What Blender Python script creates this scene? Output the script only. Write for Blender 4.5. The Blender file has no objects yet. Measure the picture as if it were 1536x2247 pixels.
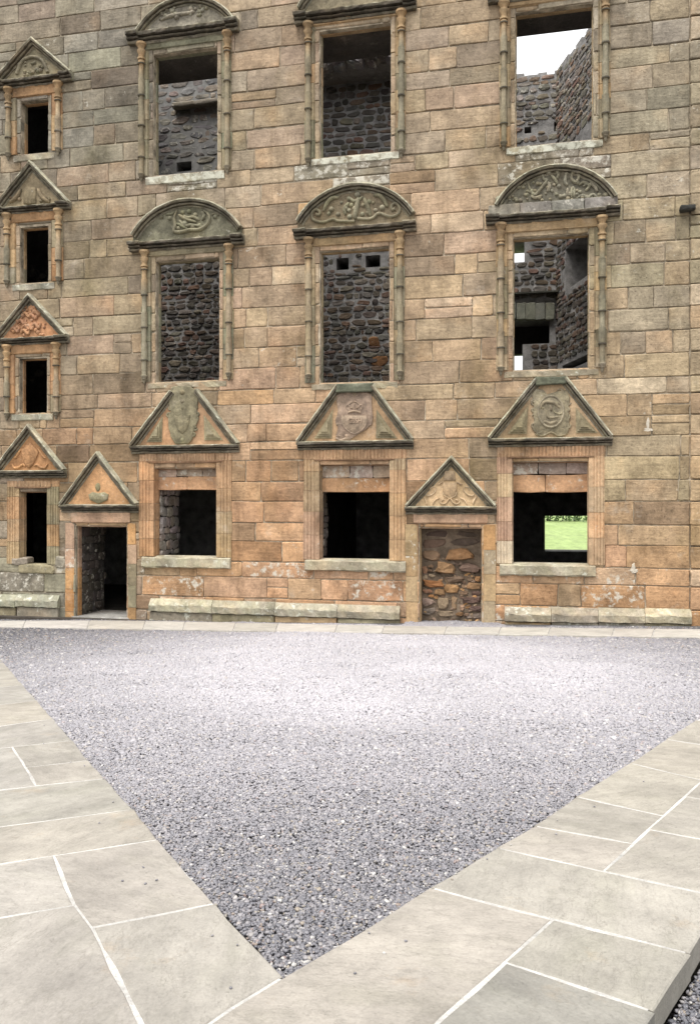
import bpy, math, random
import numpy as np
from mathutils import Vector

random.seed(11)
RNG = np.random.default_rng(5)
R = math.radians
scene = bpy.context.scene
COL = scene.collection

# ------------------------------------------------------------------ camera
FPX, CXP, HOR = 1850.0, 768.0, 1100.0        # focal length / centre / horizon, measured on the 1536 px wide photograph
CAMZ = 1.349
cam_d = bpy.data.cameras.new('camera')
cam = bpy.data.objects.new('camera', cam_d); COL.objects.link(cam)
cam.location = (0, 0, CAMZ); cam.rotation_euler = (R(90), 0, 0)
cam_d.sensor_fit = 'VERTICAL'; cam_d.sensor_height = 36.0; cam_d.sensor_width = 36.0
cam_d.lens = FPX / 2247 * 36.0
cam_d.shift_y = -(1123.5 - HOR) / 2247
cam_d.clip_end = 5000; cam_d.clip_start = 0.05
scene.camera = cam

# ------------------------------------------------------------------ world, sun, exposure
SUN_EL, SUN_AZ = 66.0, 220.0                  # overcast: soft sun, high, from behind the camera and to its left
w = bpy.data.worlds.new('World'); scene.world = w; w.use_nodes = True
nt = w.node_tree; nt.nodes.clear()
wo = nt.nodes.new('ShaderNodeOutputWorld'); bg = nt.nodes.new('ShaderNodeBackground')
sk = nt.nodes.new('ShaderNodeTexSky'); sk.sky_type = 'NISHITA'; sk.sun_disc = False
sk.sun_elevation = R(SUN_EL); sk.sun_rotation = R(SUN_AZ); sk.air_density = 1.0; sk.dust_density = 4.0
bw = nt.nodes.new('ShaderNodeRGBToBW'); mx = nt.nodes.new('ShaderNodeMix'); mx.data_type = 'RGBA'
mx.inputs[0].default_value = 0.88             # cloud cover takes the blue out of the sky
nt.links.new(sk.outputs[0], bw.inputs[0]); nt.links.new(sk.outputs[0], mx.inputs[6]); nt.links.new(bw.outputs[0], mx.inputs[7])
oc = nt.nodes.new('ShaderNodeMix'); oc.data_type = 'RGBA'; oc.inputs[0].default_value = .8   # closed, bright cloud deck
tcw = nt.nodes.new('ShaderNodeTexCoord'); sx = nt.nodes.new('ShaderNodeSeparateXYZ'); nt.links.new(tcw.outputs['Generated'], sx.inputs[0])
cie = nt.nodes.new('ShaderNodeMapRange'); cie.inputs[1].default_value = 0; cie.inputs[2].default_value = 1; cie.inputs[3].default_value = 3.2; cie.inputs[4].default_value = 8.6
nt.links.new(sx.outputs['Z'], cie.inputs[0])
cc = nt.nodes.new('ShaderNodeCombineColor'); [nt.links.new(cie.outputs[0], cc.inputs[i]) for i in range(3)]; nt.links.new(cc.outputs[0], oc.inputs[7]); nt.links.new(mx.outputs[2], oc.inputs[6])
nt.links.new(oc.outputs[2], bg.inputs[0]); nt.links.new(bg.outputs[0], wo.inputs[0])
bg.inputs[1].default_value = 0.14
sd = bpy.data.lights.new('sun', 'SUN'); sd.energy = 1.25; sd.angle = R(22); sd.color = (1.0, 0.955, 0.89)
sun = bpy.data.objects.new('sun', sd); COL.objects.link(sun)
az = R(SUN_AZ); el = R(SUN_EL)
tosun = Vector((math.sin(az) * math.cos(el), math.cos(az) * math.cos(el), math.sin(el)))
sun.rotation_euler = tosun.to_track_quat('Z', 'Y').to_euler(); sun.location = tosun * 60
scene.view_settings.view_transform = 'Standard'; scene.view_settings.look = 'None'
scene.view_settings.gamma = 1.0; scene.view_settings.use_curve_mapping = False
scene.view_settings.exposure = 1.2

# ------------------------------------------------------------------ frames: pixel of the photograph -> point on a wall plane or on the ground
class Frame:
    def __init__(s, ox, oy, ang):
        s.o = (ox, oy); s.a = ang
        s.u = (math.cos(ang), math.sin(ang)); s.n = (math.sin(ang), -math.cos(ang))
    def p(s, px, py, d=0.0):
        rx = (px - CXP) / FPX; rz = (HOR - py) / FPX
        no = s.n[0] * s.o[0] + s.n[1] * s.o[1]
        t = (d + no) / (s.n[0] * rx + s.n[1])
        x, y = t * rx - s.o[0], t - s.o[1]
        return x * s.u[0] + y * s.u[1], CAMZ + t * rz
    def S(s, px, d=0.0): return s.p(px, HOR, d)[0]
    def Z(s, px, py, d=0.0): return s.p(px, py, d)[1]
    def world(s, a, d, z):
        return (s.o[0] + a * s.u[0] + d * s.n[0], s.o[1] + a * s.u[1] + d * s.n[1], z)
    def off(s, d):
        return Frame(s.o[0] + d * s.n[0], s.o[1] + d * s.n[1], s.a)
ANG = -math.atan(FPX / 8068.0)
F = Frame(0, 20.0, ANG)
GX, GY = 0.0068, -0.0741
def gz(x, y): return GX * x + GY * y
def G(px, py, dz=0.0):                          # pixel -> courtyard plane
    rx = (px - CXP) / FPX; rz = (HOR - py) / FPX
    t = (dz - CAMZ) / (rz - GX * rx - GY)
    return (t * rx, t, gz(t * rx, t) + dz)
def wall_gz(s): x, y, _ = F.world(s, 0.1, 0); return gz(x, y)

# ------------------------------------------------------------------ materials
def mat(name):
    m = bpy.data.materials.new(name); m.use_nodes = True
    t = m.node_tree; b = t.nodes['Principled BSDF']
    return m, t, b
class N:
    def __init__(s, t): s.t = t
    def n(s, k, **kw):
        x = s.t.nodes.new(k)
        for a, v in kw.items(): setattr(x, a, v)
        return x
    def l(s, a, b): s.t.links.new(a, b)
    def noise(s, vec, scale, detail=4, rough=0.55):
        x = s.n('ShaderNodeTexNoise'); x.inputs['Scale'].default_value = scale
        x.inputs['Detail'].default_value = detail; x.inputs['Roughness'].default_value = rough
        s.l(vec, x.inputs['Vector']); return x.outputs['Fac']
    def rng(s, v, a, b, c, d):
        x = s.n('ShaderNodeMapRange'); x.inputs[1].default_value = a; x.inputs[2].default_value = b
        x.inputs[3].default_value = c; x.inputs[4].default_value = d; s.l(v, x.inputs[0]); return x.outputs[0]
    def math(s, op, a, b):
        x = s.n('ShaderNodeMath', operation=op)
        for i, v in enumerate((a, b)):
            if isinstance(v, (int, float)): x.inputs[i].default_value = v
            else: s.l(v, x.inputs[i])
        return x.outputs[0]
    def mix(s, fac, a, b, mode='MIX'):
        x = s.n('ShaderNodeMix', data_type='RGBA', blend_type=mode)
        for i, v in ((0, fac), (6, a), (7, b)):
            if isinstance(v, (int, float)): x.inputs[i].default_value = v
            elif isinstance(v, tuple): x.inputs[i].default_value = (*v, 1) if len(v) == 3 else v
            else: s.l(v, x.inputs[i])
        return x.outputs[2]
    def vscale(s, vec, sx, sy, sz):
        x = s.n('ShaderNodeMapping'); x.inputs['Scale'].default_value = (sx, sy, sz); s.l(vec, x.inputs[0]); return x.outputs[0]
    def bump(s, h, strength, dist, nrm=None):
        x = s.n('ShaderNodeBump'); x.inputs['Strength'].default_value = strength; x.inputs['Distance'].default_value = dist
        s.l(h, x.inputs['Height'])
        if nrm: s.l(nrm, x.inputs['Normal'])
        return x.outputs[0]

def stone_mat(name, bump=0.6, bed=1.0, lich=(0.60, 0.57, 0.49), grime=0.0, stain=0.45, rough=0.92):
    m, t, b = mat(name); k = N(t)
    tc = k.n('ShaderNodeTexCoord'); oi = k.n('ShaderNodeObjectInfo'); geo = k.n('ShaderNodeNewGeometry')
    at = k.n('ShaderNodeAttribute', attribute_name='col')
    sc = k.n('ShaderNodeVectorMath', operation='SCALE'); sc.inputs[0].default_value = (37, 53, 71); k.l(oi.outputs['Random'], sc.inputs['Scale'])
    ad = k.n('ShaderNodeVectorMath', operation='ADD'); k.l(tc.outputs['Object'], ad.inputs[0]); k.l(sc.outputs[0], ad.inputs[1])
    v = ad.outputs[0]
    blot = k.noise(v, 1.7, 6, .62)
    bedn = k.noise(k.vscale(v, 1.2, 1.2, 13), 1.6, 5, .6)
    grain = k.noise(v, 70, 3, .7)
    med = k.noise(v, 14, 5, .65)
    c = k.mix(1.0, at.outputs['Color'], k.rng(blot, .25, .75, .52, 1.44), 'MULTIPLY')
    c = k.mix(1.0, c, k.rng(bedn, .3, .7, 1 - .13 * bed, 1 + .1 * bed), 'MULTIPLY')
    c = k.mix(1.0, c, k.rng(grain, .25, .75, .8, 1.2), 'MULTIPLY')
    c = k.mix(1.0, c, k.rng(med, .3, .7, .78, 1.18), 'MULTIPLY')
    # broad weathering that runs over several stones: olive algae and grey soot
    big = k.noise(k.vscale(geo.outputs['Position'], 1, 1, .55), .55, 5, .6)
    c = k.mix(k.math('MULTIPLY', k.rng(big, .52, .68, 0, 1), stain), c, k.mix(1.0, c, (.66, .66, .56), 'MULTIPLY'))
    big2 = k.noise(k.vscale(geo.outputs['Position'], 1.6, 1.6, .7), .9, 6, .65)
    c = k.mix(k.math('MULTIPLY', k.rng(big2, .56, .70, 0, 1), stain), c, k.mix(1.0, c, (.52, .50, .47), 'MULTIPLY'))
    stq = k.noise(k.vscale(geo.outputs['Position'], 2.6, 2.6, .22), 1.5, 6, .7)   # rain streaks
    c = k.mix(k.math('MULTIPLY', k.rng(stq, .53, .72, 0, 1), stain * .8), c, k.mix(1.0, c, (.58, .56, .52), 'MULTIPLY'))
    wash = k.noise(k.vscale(geo.outputs['Position'], 1, 1, 1.3), 1.1, 7, .7)   # old limewash
    c = k.mix(k.math('MULTIPLY', k.rng(wash, .60, .70, 0, 1), .35), c, (.55, .48, .39))
    # warm iron patches
    wn = k.noise(v, .9, 4, .5)
    c = k.mix(k.rng(wn, .55, .72, 0, .35), c, k.mix(1.0, c, (1.22, .95, .72), 'MULTIPLY'))
    if grime > 0:
        gn = k.noise(k.vscale(v, 3, 3, 3), 1.8, 6, .7)
        c = k.mix(k.rng(gn, .42, .62, 0, grime), c, (.022, .021, .018))
    ln = k.noise(v, 5.5, 8, .72)
    lm = k.math('MULTIPLY', k.rng(k.math('ADD', ln, k.math('MULTIPLY', at.outputs['Alpha'], .22)), .66, .74, 0, 1), .8)
    lm = k.math('MULTIPLY', lm, k.rng(at.outputs['Alpha'], 0, .3, .25, 1))
    c = k.mix(lm, c, lich)
    pit = k.noise(v, 33, 3, .6)
    c = k.mix(k.rng(pit, .62, .72, 0, .65), c, k.mix(1.0, c, (.45, .42, .38), 'MULTIPLY'))
    k.l(c, b.inputs['Base Color']); b.inputs['Roughness'].default_value = rough
    b.inputs['Specular IOR Level'].default_value = 0.25
    h = k.math('ADD', k.math('MULTIPLY', med, .55), k.math('ADD', k.math('MULTIPLY', bedn, .3 * bed), k.math('MULTIPLY', blot, .9)))
    h = k.math('SUBTRACT', h, k.rng(pit, .62, .75, 0, .35))
    n1 = k.bump(h, bump, .03)
    k.l(k.bump(grain, bump * .5, .004, n1), b.inputs['Normal'])
    return m
M = {}
M['ashlar'] = stone_mat('weathered_sandstone', .95, 1.0, stain=.8)
M['dressed'] = stone_mat('dressed_sandstone', .6, .5, stain=.6)
M['mould'] = stone_mat('sooty_moulding_stone', .7, .4, lich=(.50, .50, .40), grime=.45, stain=.45)
M['carve'] = stone_mat('carved_sandstone', .8, .2, grime=.4, stain=.5)
M['rubble'] = stone_mat('rough_rubble_stone', 1.0, .6, stain=.3)
M['plinth'] = stone_mat('pale_lichened_stone', .8, .3, lich=(.62, .62, .52))

def mortar_mat(name, colr, var=.3, bump=.8):
    m, t, b = mat(name); k = N(t); tc = k.n('ShaderNodeTexCoord')
    v = tc.outputs['Object']
    a = k.noise(v, 3.0, 6, .65); g = k.noise(v, 45, 4, .7)
    c = k.mix(1.0, colr, k.rng(a, .3, .7, 1 - var, 1 + var), 'MULTIPLY')
    c = k.mix(1.0, c, k.rng(g, .3, .7, .8, 1.2), 'MULTIPLY')
    k.l(c, b.inputs['Base Color']); b.inputs['Roughness'].default_value = .95; b.inputs['Specular IOR Level'].default_value = .2
    k.l(k.bump(k.math('ADD', a, g), bump, .02), b.inputs['Normal'])
    return m
M['infill'] = mortar_mat('brown_rubble_mortar', (.19, .145, .105), .7, 1.5)
M['mortar'] = mortar_mat('lime_mortar', (.40, .34, .255), .8)
M['wallmortar'] = mortar_mat('rubble_wall_mortar', (.27, .26, .25), .5, 1.0)
M['pathmortar'] = mortar_mat('pale_path_pointing', (.46, .445, .42), .3, .8)
M['dirt'] = mortar_mat('dark_earth', (.07, .06, .05), .4)
M['gravelbed'] = mortar_mat('gravel_bed', (.11, .11, .115), .4, 1.0)
M['limepatch'] = mortar_mat('white_lime_mortar', (.52, .47, .39), .3)

def flag_mat():
    m, t, b = mat('riven_flagstone'); k = N(t)
    tc = k.n('ShaderNodeTexCoord'); oi = k.n('ShaderNodeObjectInfo'); at = k.n('ShaderNodeAttribute', attribute_name='col')
    rot = k.n('ShaderNodeVectorRotate', rotation_type='Z_AXIS'); k.l(tc.outputs['Object'], rot.inputs['Vector'])
    k.l(k.math('MULTIPLY', oi.outputs['Random'], 3.1), rot.inputs['Angle'])
    sc = k.n('ShaderNodeVectorMath', operation='SCALE'); sc.inputs[0].default_value = (37, 53, 71); k.l(oi.outputs['Random'], sc.inputs['Scale'])
    ad = k.n('ShaderNodeVectorMath', operation='ADD'); k.l(rot.outputs[0], ad.inputs[0]); k.l(sc.outputs[0], ad.inputs[1])
    v = ad.outputs[0]
    big = k.noise(v, 1.4, 5, .6); st = k.noise(k.vscale(v, 2, 13, 1), 1.5, 7, .68); fine = k.noise(v, 95, 3, .7)
    rv = k.noise(k.vscale(v, 1, 2.2, 1), 2.6, 9, .6)
    c = k.mix(1.0, k.mix(1.0, at.outputs['Color'], (.725, .72, .735), 'MULTIPLY'), k.rng(big, .25, .75, .78, 1.18), 'MULTIPLY')
    c = k.mix(1.0, c, k.rng(st, .3, .7, .91, 1.07), 'MULTIPLY')
    m2 = k.noise(v, 5.5, 8, .7); c = k.mix(1.0, c, k.rng(m2, .3, .7, .80, 1.16), 'MULTIPLY')
    vein = k.math('ABSOLUTE', k.math('SUBTRACT', k.noise(k.vscale(v, 1, 2.6, 1), 1.9, 7, .62), .5), 0)
    c = k.mix(k.rng(vein, 0, .012, .45, 0), c, (.19, .175, .15))
    c = k.mix(1.0, c, k.rng(fine, .25, .75, .86, 1.12), 'MULTIPLY')
    c = k.mix(k.rng(rv, .5, .68, 0, .4), c, k.mix(1.0, c, (.80, .82, .76), 'MULTIPLY'))
    rust = k.noise(v, 3.1, 6, .7)
    c = k.mix(k.rng(rust, .60, .72, 0, .4), c, k.mix(1.0, c, (1.05, .86, .66), 'MULTIPLY'))
    sp = k.noise(v, 26, 4, .75)
    c = k.mix(k.rng(sp, .70, .78, 0, .4), c, (.13, .115, .095))
    sp2 = k.noise(k.vscale(v, 1.3, 1, 1), 17, 4, .75)
    c = k.mix(k.rng(sp2, .755, .79, 0, .6), c, (.72, .70, .66))
    k.l(c, b.inputs['Base Color']); b.inputs['Roughness'].default_value = .78; b.inputs['Specular IOR Level'].default_value = .35
    # riven steps: quantised noise gives low scarps across each slab
    stp = k.n('ShaderNodeMath', operation='SNAP'); stp.inputs[1].default_value = .07; k.l(rv, stp.inputs[0])
    h = k.math('ADD', k.math('MULTIPLY', stp.outputs[0], 1.0), k.math('ADD', k.math('MULTIPLY', st, .15), k.math('MULTIPLY', m2, .5)))
    n1 = k.bump(h, .9, .022)
    k.l(k.bump(fine, .25, .002, n1), b.inputs['Normal'])
    return m
M['flag'] = flag_mat()

def gravel_mat():
    m, t, b = mat('grey_gravel'); k = N(t)
    oi = k.n('ShaderNodeObjectInfo'); tc = k.n('ShaderNodeTexCoord'); geo = k.n('ShaderNodeNewGeometry')
    cr = k.n('ShaderNodeValToRGB'); e = cr.color_ramp.elements
    e[0].position = 0; e[0].color = (.085, .088, .105, 1); e[1].position = 1; e[1].color = (.62, .60, .56, 1)
    for p, c in ((.2, (.105, .108, .128)), (.45, (.165, .163, .182)), (.68, (.235, .225, .24)), (.87, (.32, .305, .31)), (.93, (.32, .275, .19)), (.955, (.25, .16, .14)), (.97, (.50, .48, .45))):
        x = cr.color_ramp.elements.new(p); x.color = (*c, 1)
    k.l(oi.outputs['Random'], cr.inputs[0])
    nz = k.noise(tc.outputs['Object'], 3, 4, .6)
    c = k.mix(1.0, cr.outputs[0], k.rng(nz, .3, .7, .50, .86), 'MULTIPLY')
    hot = k.n('ShaderNodeAttribute', attribute_name='hotspot', attribute_type='INSTANCER')
    c = k.mix(hot.outputs['Fac'], c, (.56, .535, .565))       # bright pool of light painted into the pebble colour at mid court
    k.l(c, b.inputs['Base Color']); b.inputs['Roughness'].default_value = .42; b.inputs['Specular IOR Level'].default_value = .5
    return m
M['gravel'] = gravel_mat()

def grass_mat():
    m, t, b = mat('mown_grass'); k = N(t); geo = k.n('ShaderNodeNewGeometry'); v = geo.outputs['Position']
    a = k.noise(v, .35, 6, .6); g = k.noise(k.vscale(v, 1, .35, 1), 2.2, 8, .8)
    c = k.mix(k.rng(a, .3, .7, 0, 1), (.21, .285, .09), (.27, .35, .135))
    c = k.mix(1.0, c, k.rng(g, .3, .7, .6, 1.4), 'MULTIPLY')
    k.l(c, b.inputs['Base Color']); b.inputs['Roughness'].default_value = .9
    k.l(k.bump(g, .8, .08), b.inputs['Normal'])
    return m
M['grass'] = grass_mat()
def leaf_mat():
    m, t, b = mat('hedge_leaves'); k = N(t); at = k.n('ShaderNodeAttribute', attribute_name='col')
    k.l(at.outputs['Color'], b.inputs['Base Color']); b.inputs['Roughness'].default_value = .6
    return m
M['leaf'] = leaf_mat()
def plain_mat(name, c, rough=.9):
    m, t, b = mat(name); k = N(t); tc = k.n('ShaderNodeTexCoord')
    a = k.noise(tc.outputs['Object'], 6, 5, .6)
    k.l(k.mix(1.0, c, k.rng(a, .3, .7, .7, 1.3), 'MULTIPLY'), b.inputs['Base Color']); b.inputs['Roughness'].default_value = rough
    k.l(k.bump(a, .6, .02), b.inputs['Normal'])
    return m
M['plaster'] = plain_mat('grey_stained_plaster', (.235, .23, .22))
M['dark'] = plain_mat('shade_black_back', (.03, .027, .025))  # near-black backing: the shade inside deep holes, put into the colour
M['iron'] = plain_mat('rusted_iron', (.03, .025, .022), .6)

# ------------------------------------------------------------------ mesh builder, in frame coordinates (s along the wall, d out of it, z up)
def jitc(c, a=.08, alpha=None):
    f = 1 + random.uniform(-a, a)
    return (c[0] * f * (1 + random.uniform(-a, a) * .35), c[1] * f, c[2] * f * (1 + random.uniform(-a, a) * .5), c[3] if len(c) > 3 else (alpha or 0.0))
class MB:
    def __init__(s, col=(.3, .25, .18, 0)): s.v = []; s.f = []; s.c = []; s.cur = col
    def vert(s, a, d, z): s.v.append((a, d, z)); s.c.append(s.cur if len(s.cur) == 4 else (*s.cur, 0.0)); return len(s.v) - 1
    def ring(s, pts): return [s.vert(*p) for p in pts]
    def face(s, *i): s.f.append(tuple(i))
    def bridge(s, a, b, closed=True):
        n = len(a)
        for i in range(n if closed else n - 1):
            j = (i + 1) % n
            s.f.append((a[i], a[j], b[j], b[i]))
    def box(s, s0, s1, d0, d1, z0, z1, j=0.0):
        q = lambda x: x + (random.uniform(-j, j) if j else 0)
        a = s.ring([(q(s0), d0, q(z0)), (q(s1), d0, q(z0)), (q(s1), d0, q(z1)), (q(s0), d0, q(z1))])
        b = s.ring([(q(s0), d1, q(z0)), (q(s1), d1, q(z0)), (q(s1), d1, q(z1)), (q(s0), d1, q(z1))])
        s.bridge(b, a); s.f.append(tuple(a[::-1])); s.f.append(tuple(b))
    def block(s, s0, s1, z0, z1, d0, d1, ch=.012, j=.006, skew=0.0):
        """a squared stone: jittered 12-point outline, chamfered face, slightly uneven front"""
        w_, h_ = s1 - s0, z1 - z0
        j = min(j, .12 * min(w_, h_)); ch = min(ch, .25 * min(w_, h_))
        J = lambda: random.uniform(-j, j)
        cr = ch * random.uniform(.6, 1.6)
        o = [(s0 + cr, z0), (s0 + w_ * random.uniform(.35, .65), z0), (s1 - cr, z0), (s1, z0 + cr), (s1, z0 + h_ * .5), (s1, z1 - cr),
             (s1 - cr, z1), (s0 + w_ * random.uniform(.35, .65), z1), (s0 + cr, z1), (s0, z1 - cr), (s0, z0 + h_ * .5), (s0, z0 + cr)]
        o = [(a + J(), b + J()) for a, b in o]
        cx, cz = (s0 + s1) / 2, (z0 + z1) / 2
        fx, fz = 1 - 2 * ch / w_, 1 - 2 * ch / h_
        r0 = s.ring([(a, d0, b) for a, b in o])
        r1 = s.ring([(a, d1 - ch * random.uniform(.6, 1.1), b) for a, b in o])
        r2 = s.ring([(cx + (a - cx) * fx + J() * .4, d1 + skew * (b - cz) + random.uniform(-.003, .003), cz + (b - cz) * fz + J() * .4) for a, b in o])
        s.bridge(r0, r1); s.bridge(r1, r2)
        c = s.vert(cx + random.uniform(-.1, .1) * w_, d1 + random.uniform(.0, .01), cz)
        for i in range(12): s.f.append((r2[i], r2[(i + 1) % 12], c))
    def lump(s, cx, cz, w_, h_, d0, d1, j=.18, n=9, rot=0.0):
        """a rubble stone: uneven rounded polygon, domed"""
        an = [2 * math.pi * (i + random.uniform(-.3, .3)) / n for i in range(n)]
        pts = []
        for t in an:
            c, q = math.cos(t), math.sin(t); e = 2.6
            e = random.uniform(2.4, 4.5); rr = (abs(c) ** e + abs(q) ** e) ** (-1 / e) * random.uniform(1 - j, 1 + j * .4)
            x, y = c * rr * w_ / 2, q * rr * h_ / 2
            pts.append((x * math.cos(rot) - y * math.sin(rot), x * math.sin(rot) + y * math.cos(rot)))
        r0 = s.ring([(cx + x, d0, cz + y) for x, y in pts])
        r1 = s.ring([(cx + x * .97, d0 + (d1 - d0) * random.uniform(.6, .85), cz + y * .97) for x, y in pts])
        r2 = s.ring([(cx + x * .80, d1 + random.uniform(-.16, .06) * (d1 - d0), cz + y * .78) for x, y in pts])
        s.bridge(r0, r1); s.bridge(r1, r2)
        c = s.vert(cx + random.uniform(-.2, .2) * w_, d1 + random.uniform(-.1, .08) * (d1 - d0), cz + random.uniform(-.2, .2) * h_)
        for i in range(n): s.f.append((r2[i], r2[(i + 1) % n], c))
    def sweep(s, path, prof, sub=0.25, j=.006, closed_prof=True, dz=0.0):
        """profile (o = outward in the wall plane, d = out of the wall) along a path of (s, z) points; mitred, worn"""
        pts = [path[0]]; corner = [True]
        for a, b in zip(path[:-1], path[1:]):
            L = math.dist(a, b); n = max(1, int(L / sub))
            for i in range(1, n + 1):
                pts.append((a[0] + (b[0] - a[0]) * i / n, a[1] + (b[1] - a[1]) * i / n)); corner.append(i == n)
        rings = []
        for i, q in enumerate(pts):
            def nrm(a, b):
                L = math.dist(a, b) or 1; return (-(b[1] - a[1]) / L, (b[0] - a[0]) / L)
            if i == 0: nn = nrm(pts[0], pts[1]); k = 1
            elif i == len(pts) - 1: nn = nrm(pts[-2], pts[-1]); k = 1
            else:
                n1, n2 = nrm(pts[i - 1], q), nrm(q, pts[i + 1])
                nn = (n1[0] + n2[0], n1[1] + n2[1]); L = math.hypot(*nn) or 1; nn = (nn[0] / L, nn[1] / L)
                k = 1 / max(.35, nn[0] * n1[0] + nn[1] * n1[1])
            jo = random.uniform(-j, j)
            rings.append(s.ring([(q[0] + nn[0] * o * k, d + (random.uniform(-j, j) + jo if d > .02 else 0), q[1] + nn[1] * (o * k + (random.uniform(-j, j) if d > .02 else 0))) for o, d in prof]))
        for a, b in zip(rings[:-1], rings[1:]): s.bridge(a, b, closed_prof)
        s.f.append(tuple(rings[0][::-1])); s.f.append(tuple(rings[-1]))
    def lathe(s, cs, cd, prof, n=12):
        rings = [s.ring([(cs + r * math.cos(2 * math.pi * i / n), cd + r * math.sin(2 * math.pi * i / n), z) for i in range(n)]) for r, z in prof]
        for a, b in zip(rings[:-1], rings[1:]): s.bridge(a, b)
        s.f.append(tuple(rings[0][::-1])); s.f.append(tuple(rings[-1]))
    def tube(s, pts, r, d, n=7, flat=.8):
        """raised carved line: pts (s,z), radius r (number or list), sunk in the panel at depth d"""
        rings = []; m = len(pts)
        rr = r if isinstance(r, (list, tuple)) else [r] * m
        for i, q in enumerate(pts):
            a, b = pts[max(0, i - 1)], pts[min(m - 1, i + 1)]
            L = math.dist(a, b) or 1; nx, nz = -(b[1] - a[1]) / L, (b[0] - a[0]) / L
            rings.append(s.ring([(q[0] + nx * rr[i] * math.cos(2 * math.pi * k / n), d + flat * rr[i] * math.sin(2 * math.pi * k / n), q[1] + nz * rr[i] * math.cos(2 * math.pi * k / n)) for k in range(n)]))
        for a, b in zip(rings[:-1], rings[1:]): s.bridge(a, b)
        s.f.append(tuple(rings[0][::-1])); s.f.append(tuple(rings[-1]))
    def dome(s, cs, cz, rs, rz, d0, h, n=10):
        rings = []
        for t in (0, .35, .7, .93):
            q = math.sqrt(max(0, 1 - t * t))
            rings.append(s.ring([(cs + rs * q * math.cos(2 * math.pi * i / n), d0 + h * t, cz + rz * q * math.sin(2 * math.pi * i / n)) for i in range(n)]))
        for a, b in zip(rings[:-1], rings[1:]): s.bridge(a, b)
        s.f.append(tuple(rings[-1]))
    def plate(s, pts, d0, d1, ch=.0):
        a = s.ring([(x, d0, z) for x, z in pts]); b = s.ring([(x, d1 - ch, z) for x, z in pts])
        s.bridge(a, b)
        if ch:
            cx = sum(p[0] for p in pts) / len(pts); cz = sum(p[1] for p in pts) / len(pts)
            c = []
            for x, z in pts:
                L = math.hypot(x - cx, z - cz) or 1
                c.append((x - (x - cx) / L * ch * 1.5, d1, z - (z - cz) / L * ch * 1.5))
            c = s.ring(c); s.bridge(b, c); b = c
        s.f.append(tuple(b)); s.f.append(tuple(a[::-1]))
    def grid(s, cs, cz, solid, d0, d1):
        """wall core with openings: cs, cz sorted cuts, solid(s, z) tests a cell; d0 back, d1 front"""
        idx = {}
        def V(i, k, d):
            key = (i, k, d)
            if key not in idx: idx[key] = s.vert(cs[i], d, cz[k])
            return idx[key]
        ns, nz = len(cs) - 1, len(cz) - 1
        ok = [[solid((cs[i] + cs[i + 1]) / 2, (cz[k] + cz[k + 1]) / 2) for k in range(nz)] for i in range(ns)]
        for i in range(ns):
            for k in range(nz):
                if not ok[i][k]: continue
                s.f.append((V(i, k, d1), V(i + 1, k, d1), V(i + 1, k + 1, d1), V(i, k + 1, d1)))
                s.f.append((V(i, k, d0), V(i, k + 1, d0), V(i + 1, k + 1, d0), V(i + 1, k, d0)))
                if i == 0 or not ok[i - 1][k]: s.f.append((V(i, k, d0), V(i, k, d1), V(i, k + 1, d1), V(i, k + 1, d0)))
                if i == ns - 1 or not ok[i + 1][k]: s.f.append((V(i + 1, k, d1), V(i + 1, k, d0), V(i + 1, k + 1, d0), V(i + 1, k + 1, d1)))
                if k == 0 or not ok[i][k - 1]: s.f.append((V(i, k, d0), V(i + 1, k, d0), V(i + 1, k, d1), V(i, k, d1)))
                if k == nz - 1 or not ok[i][k + 1]: s.f.append((V(i, k + 1, d1), V(i + 1, k + 1, d1), V(i + 1, k + 1, d0), V(i, k + 1, d0)))
    def build(s, name, material, parent=None, org=(0, 0, 0), frame=None, smooth=None, label=None, kind=None):
        me = bpy.data.meshes.new(name)
        if frame is None: vv = [(a - org[0], b - org[1], c - org[2]) for a, b, c in s.v]
        else: vv = [(a - org[0], -(d - org[1]), z - org[2]) for a, d, z in s.v]
        me.from_pydata(vv, [], s.f)
        ca = me.color_attributes.new('col', 'FLOAT_COLOR', 'POINT')
        ca.data.foreach_set('color', np.array(s.c, dtype=np.float32).ravel())
        me.materials.append(material)
        if smooth:
            me.polygons.foreach_set('use_smooth', [True] * len(me.polygons)); me.set_sharp_from_angle(angle=R(smooth))
        import bmesh
        bm = bmesh.new(); bm.from_mesh(me); bmesh.ops.recalc_face_normals(bm, faces=bm.faces); bm.to_mesh(me); bm.free()
        o = bpy.data.objects.new(name, me); COL.objects.link(o)
        if parent is not None: o.parent = parent
        elif frame is not None:
            o.location = frame.world(*org); o.rotation_euler = (0, 0, frame.a)
        else: o.location = org
        if label: o['label'] = label
        if kind: o['kind'] = kind
        return o
def thing(name, label, cat, loc, rz=0.0, group=None):
    o = bpy.data.objects.new(name, None); COL.objects.link(o); o.empty_display_size = .3
    o.location = loc; o.rotation_euler = (0, 0, rz); o['label'] = label; o['category'] = cat
    if group: o['group'] = group
    return o

# ------------------------------------------------------------------ the courtyard facade
S, Z = F.S, F.Z
FO = (0.0, 0.0, -1.5)
facade = thing('palace_facade', 'tall ruined sandstone palace front with rows of empty pedimented windows behind the gravel court', 'palace', F.world(*FO), F.a)
def fb(mb, name, m, parent=None, **kw):
    return mb.build(name, M[m], parent or facade, FO, F, **kw)

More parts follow.
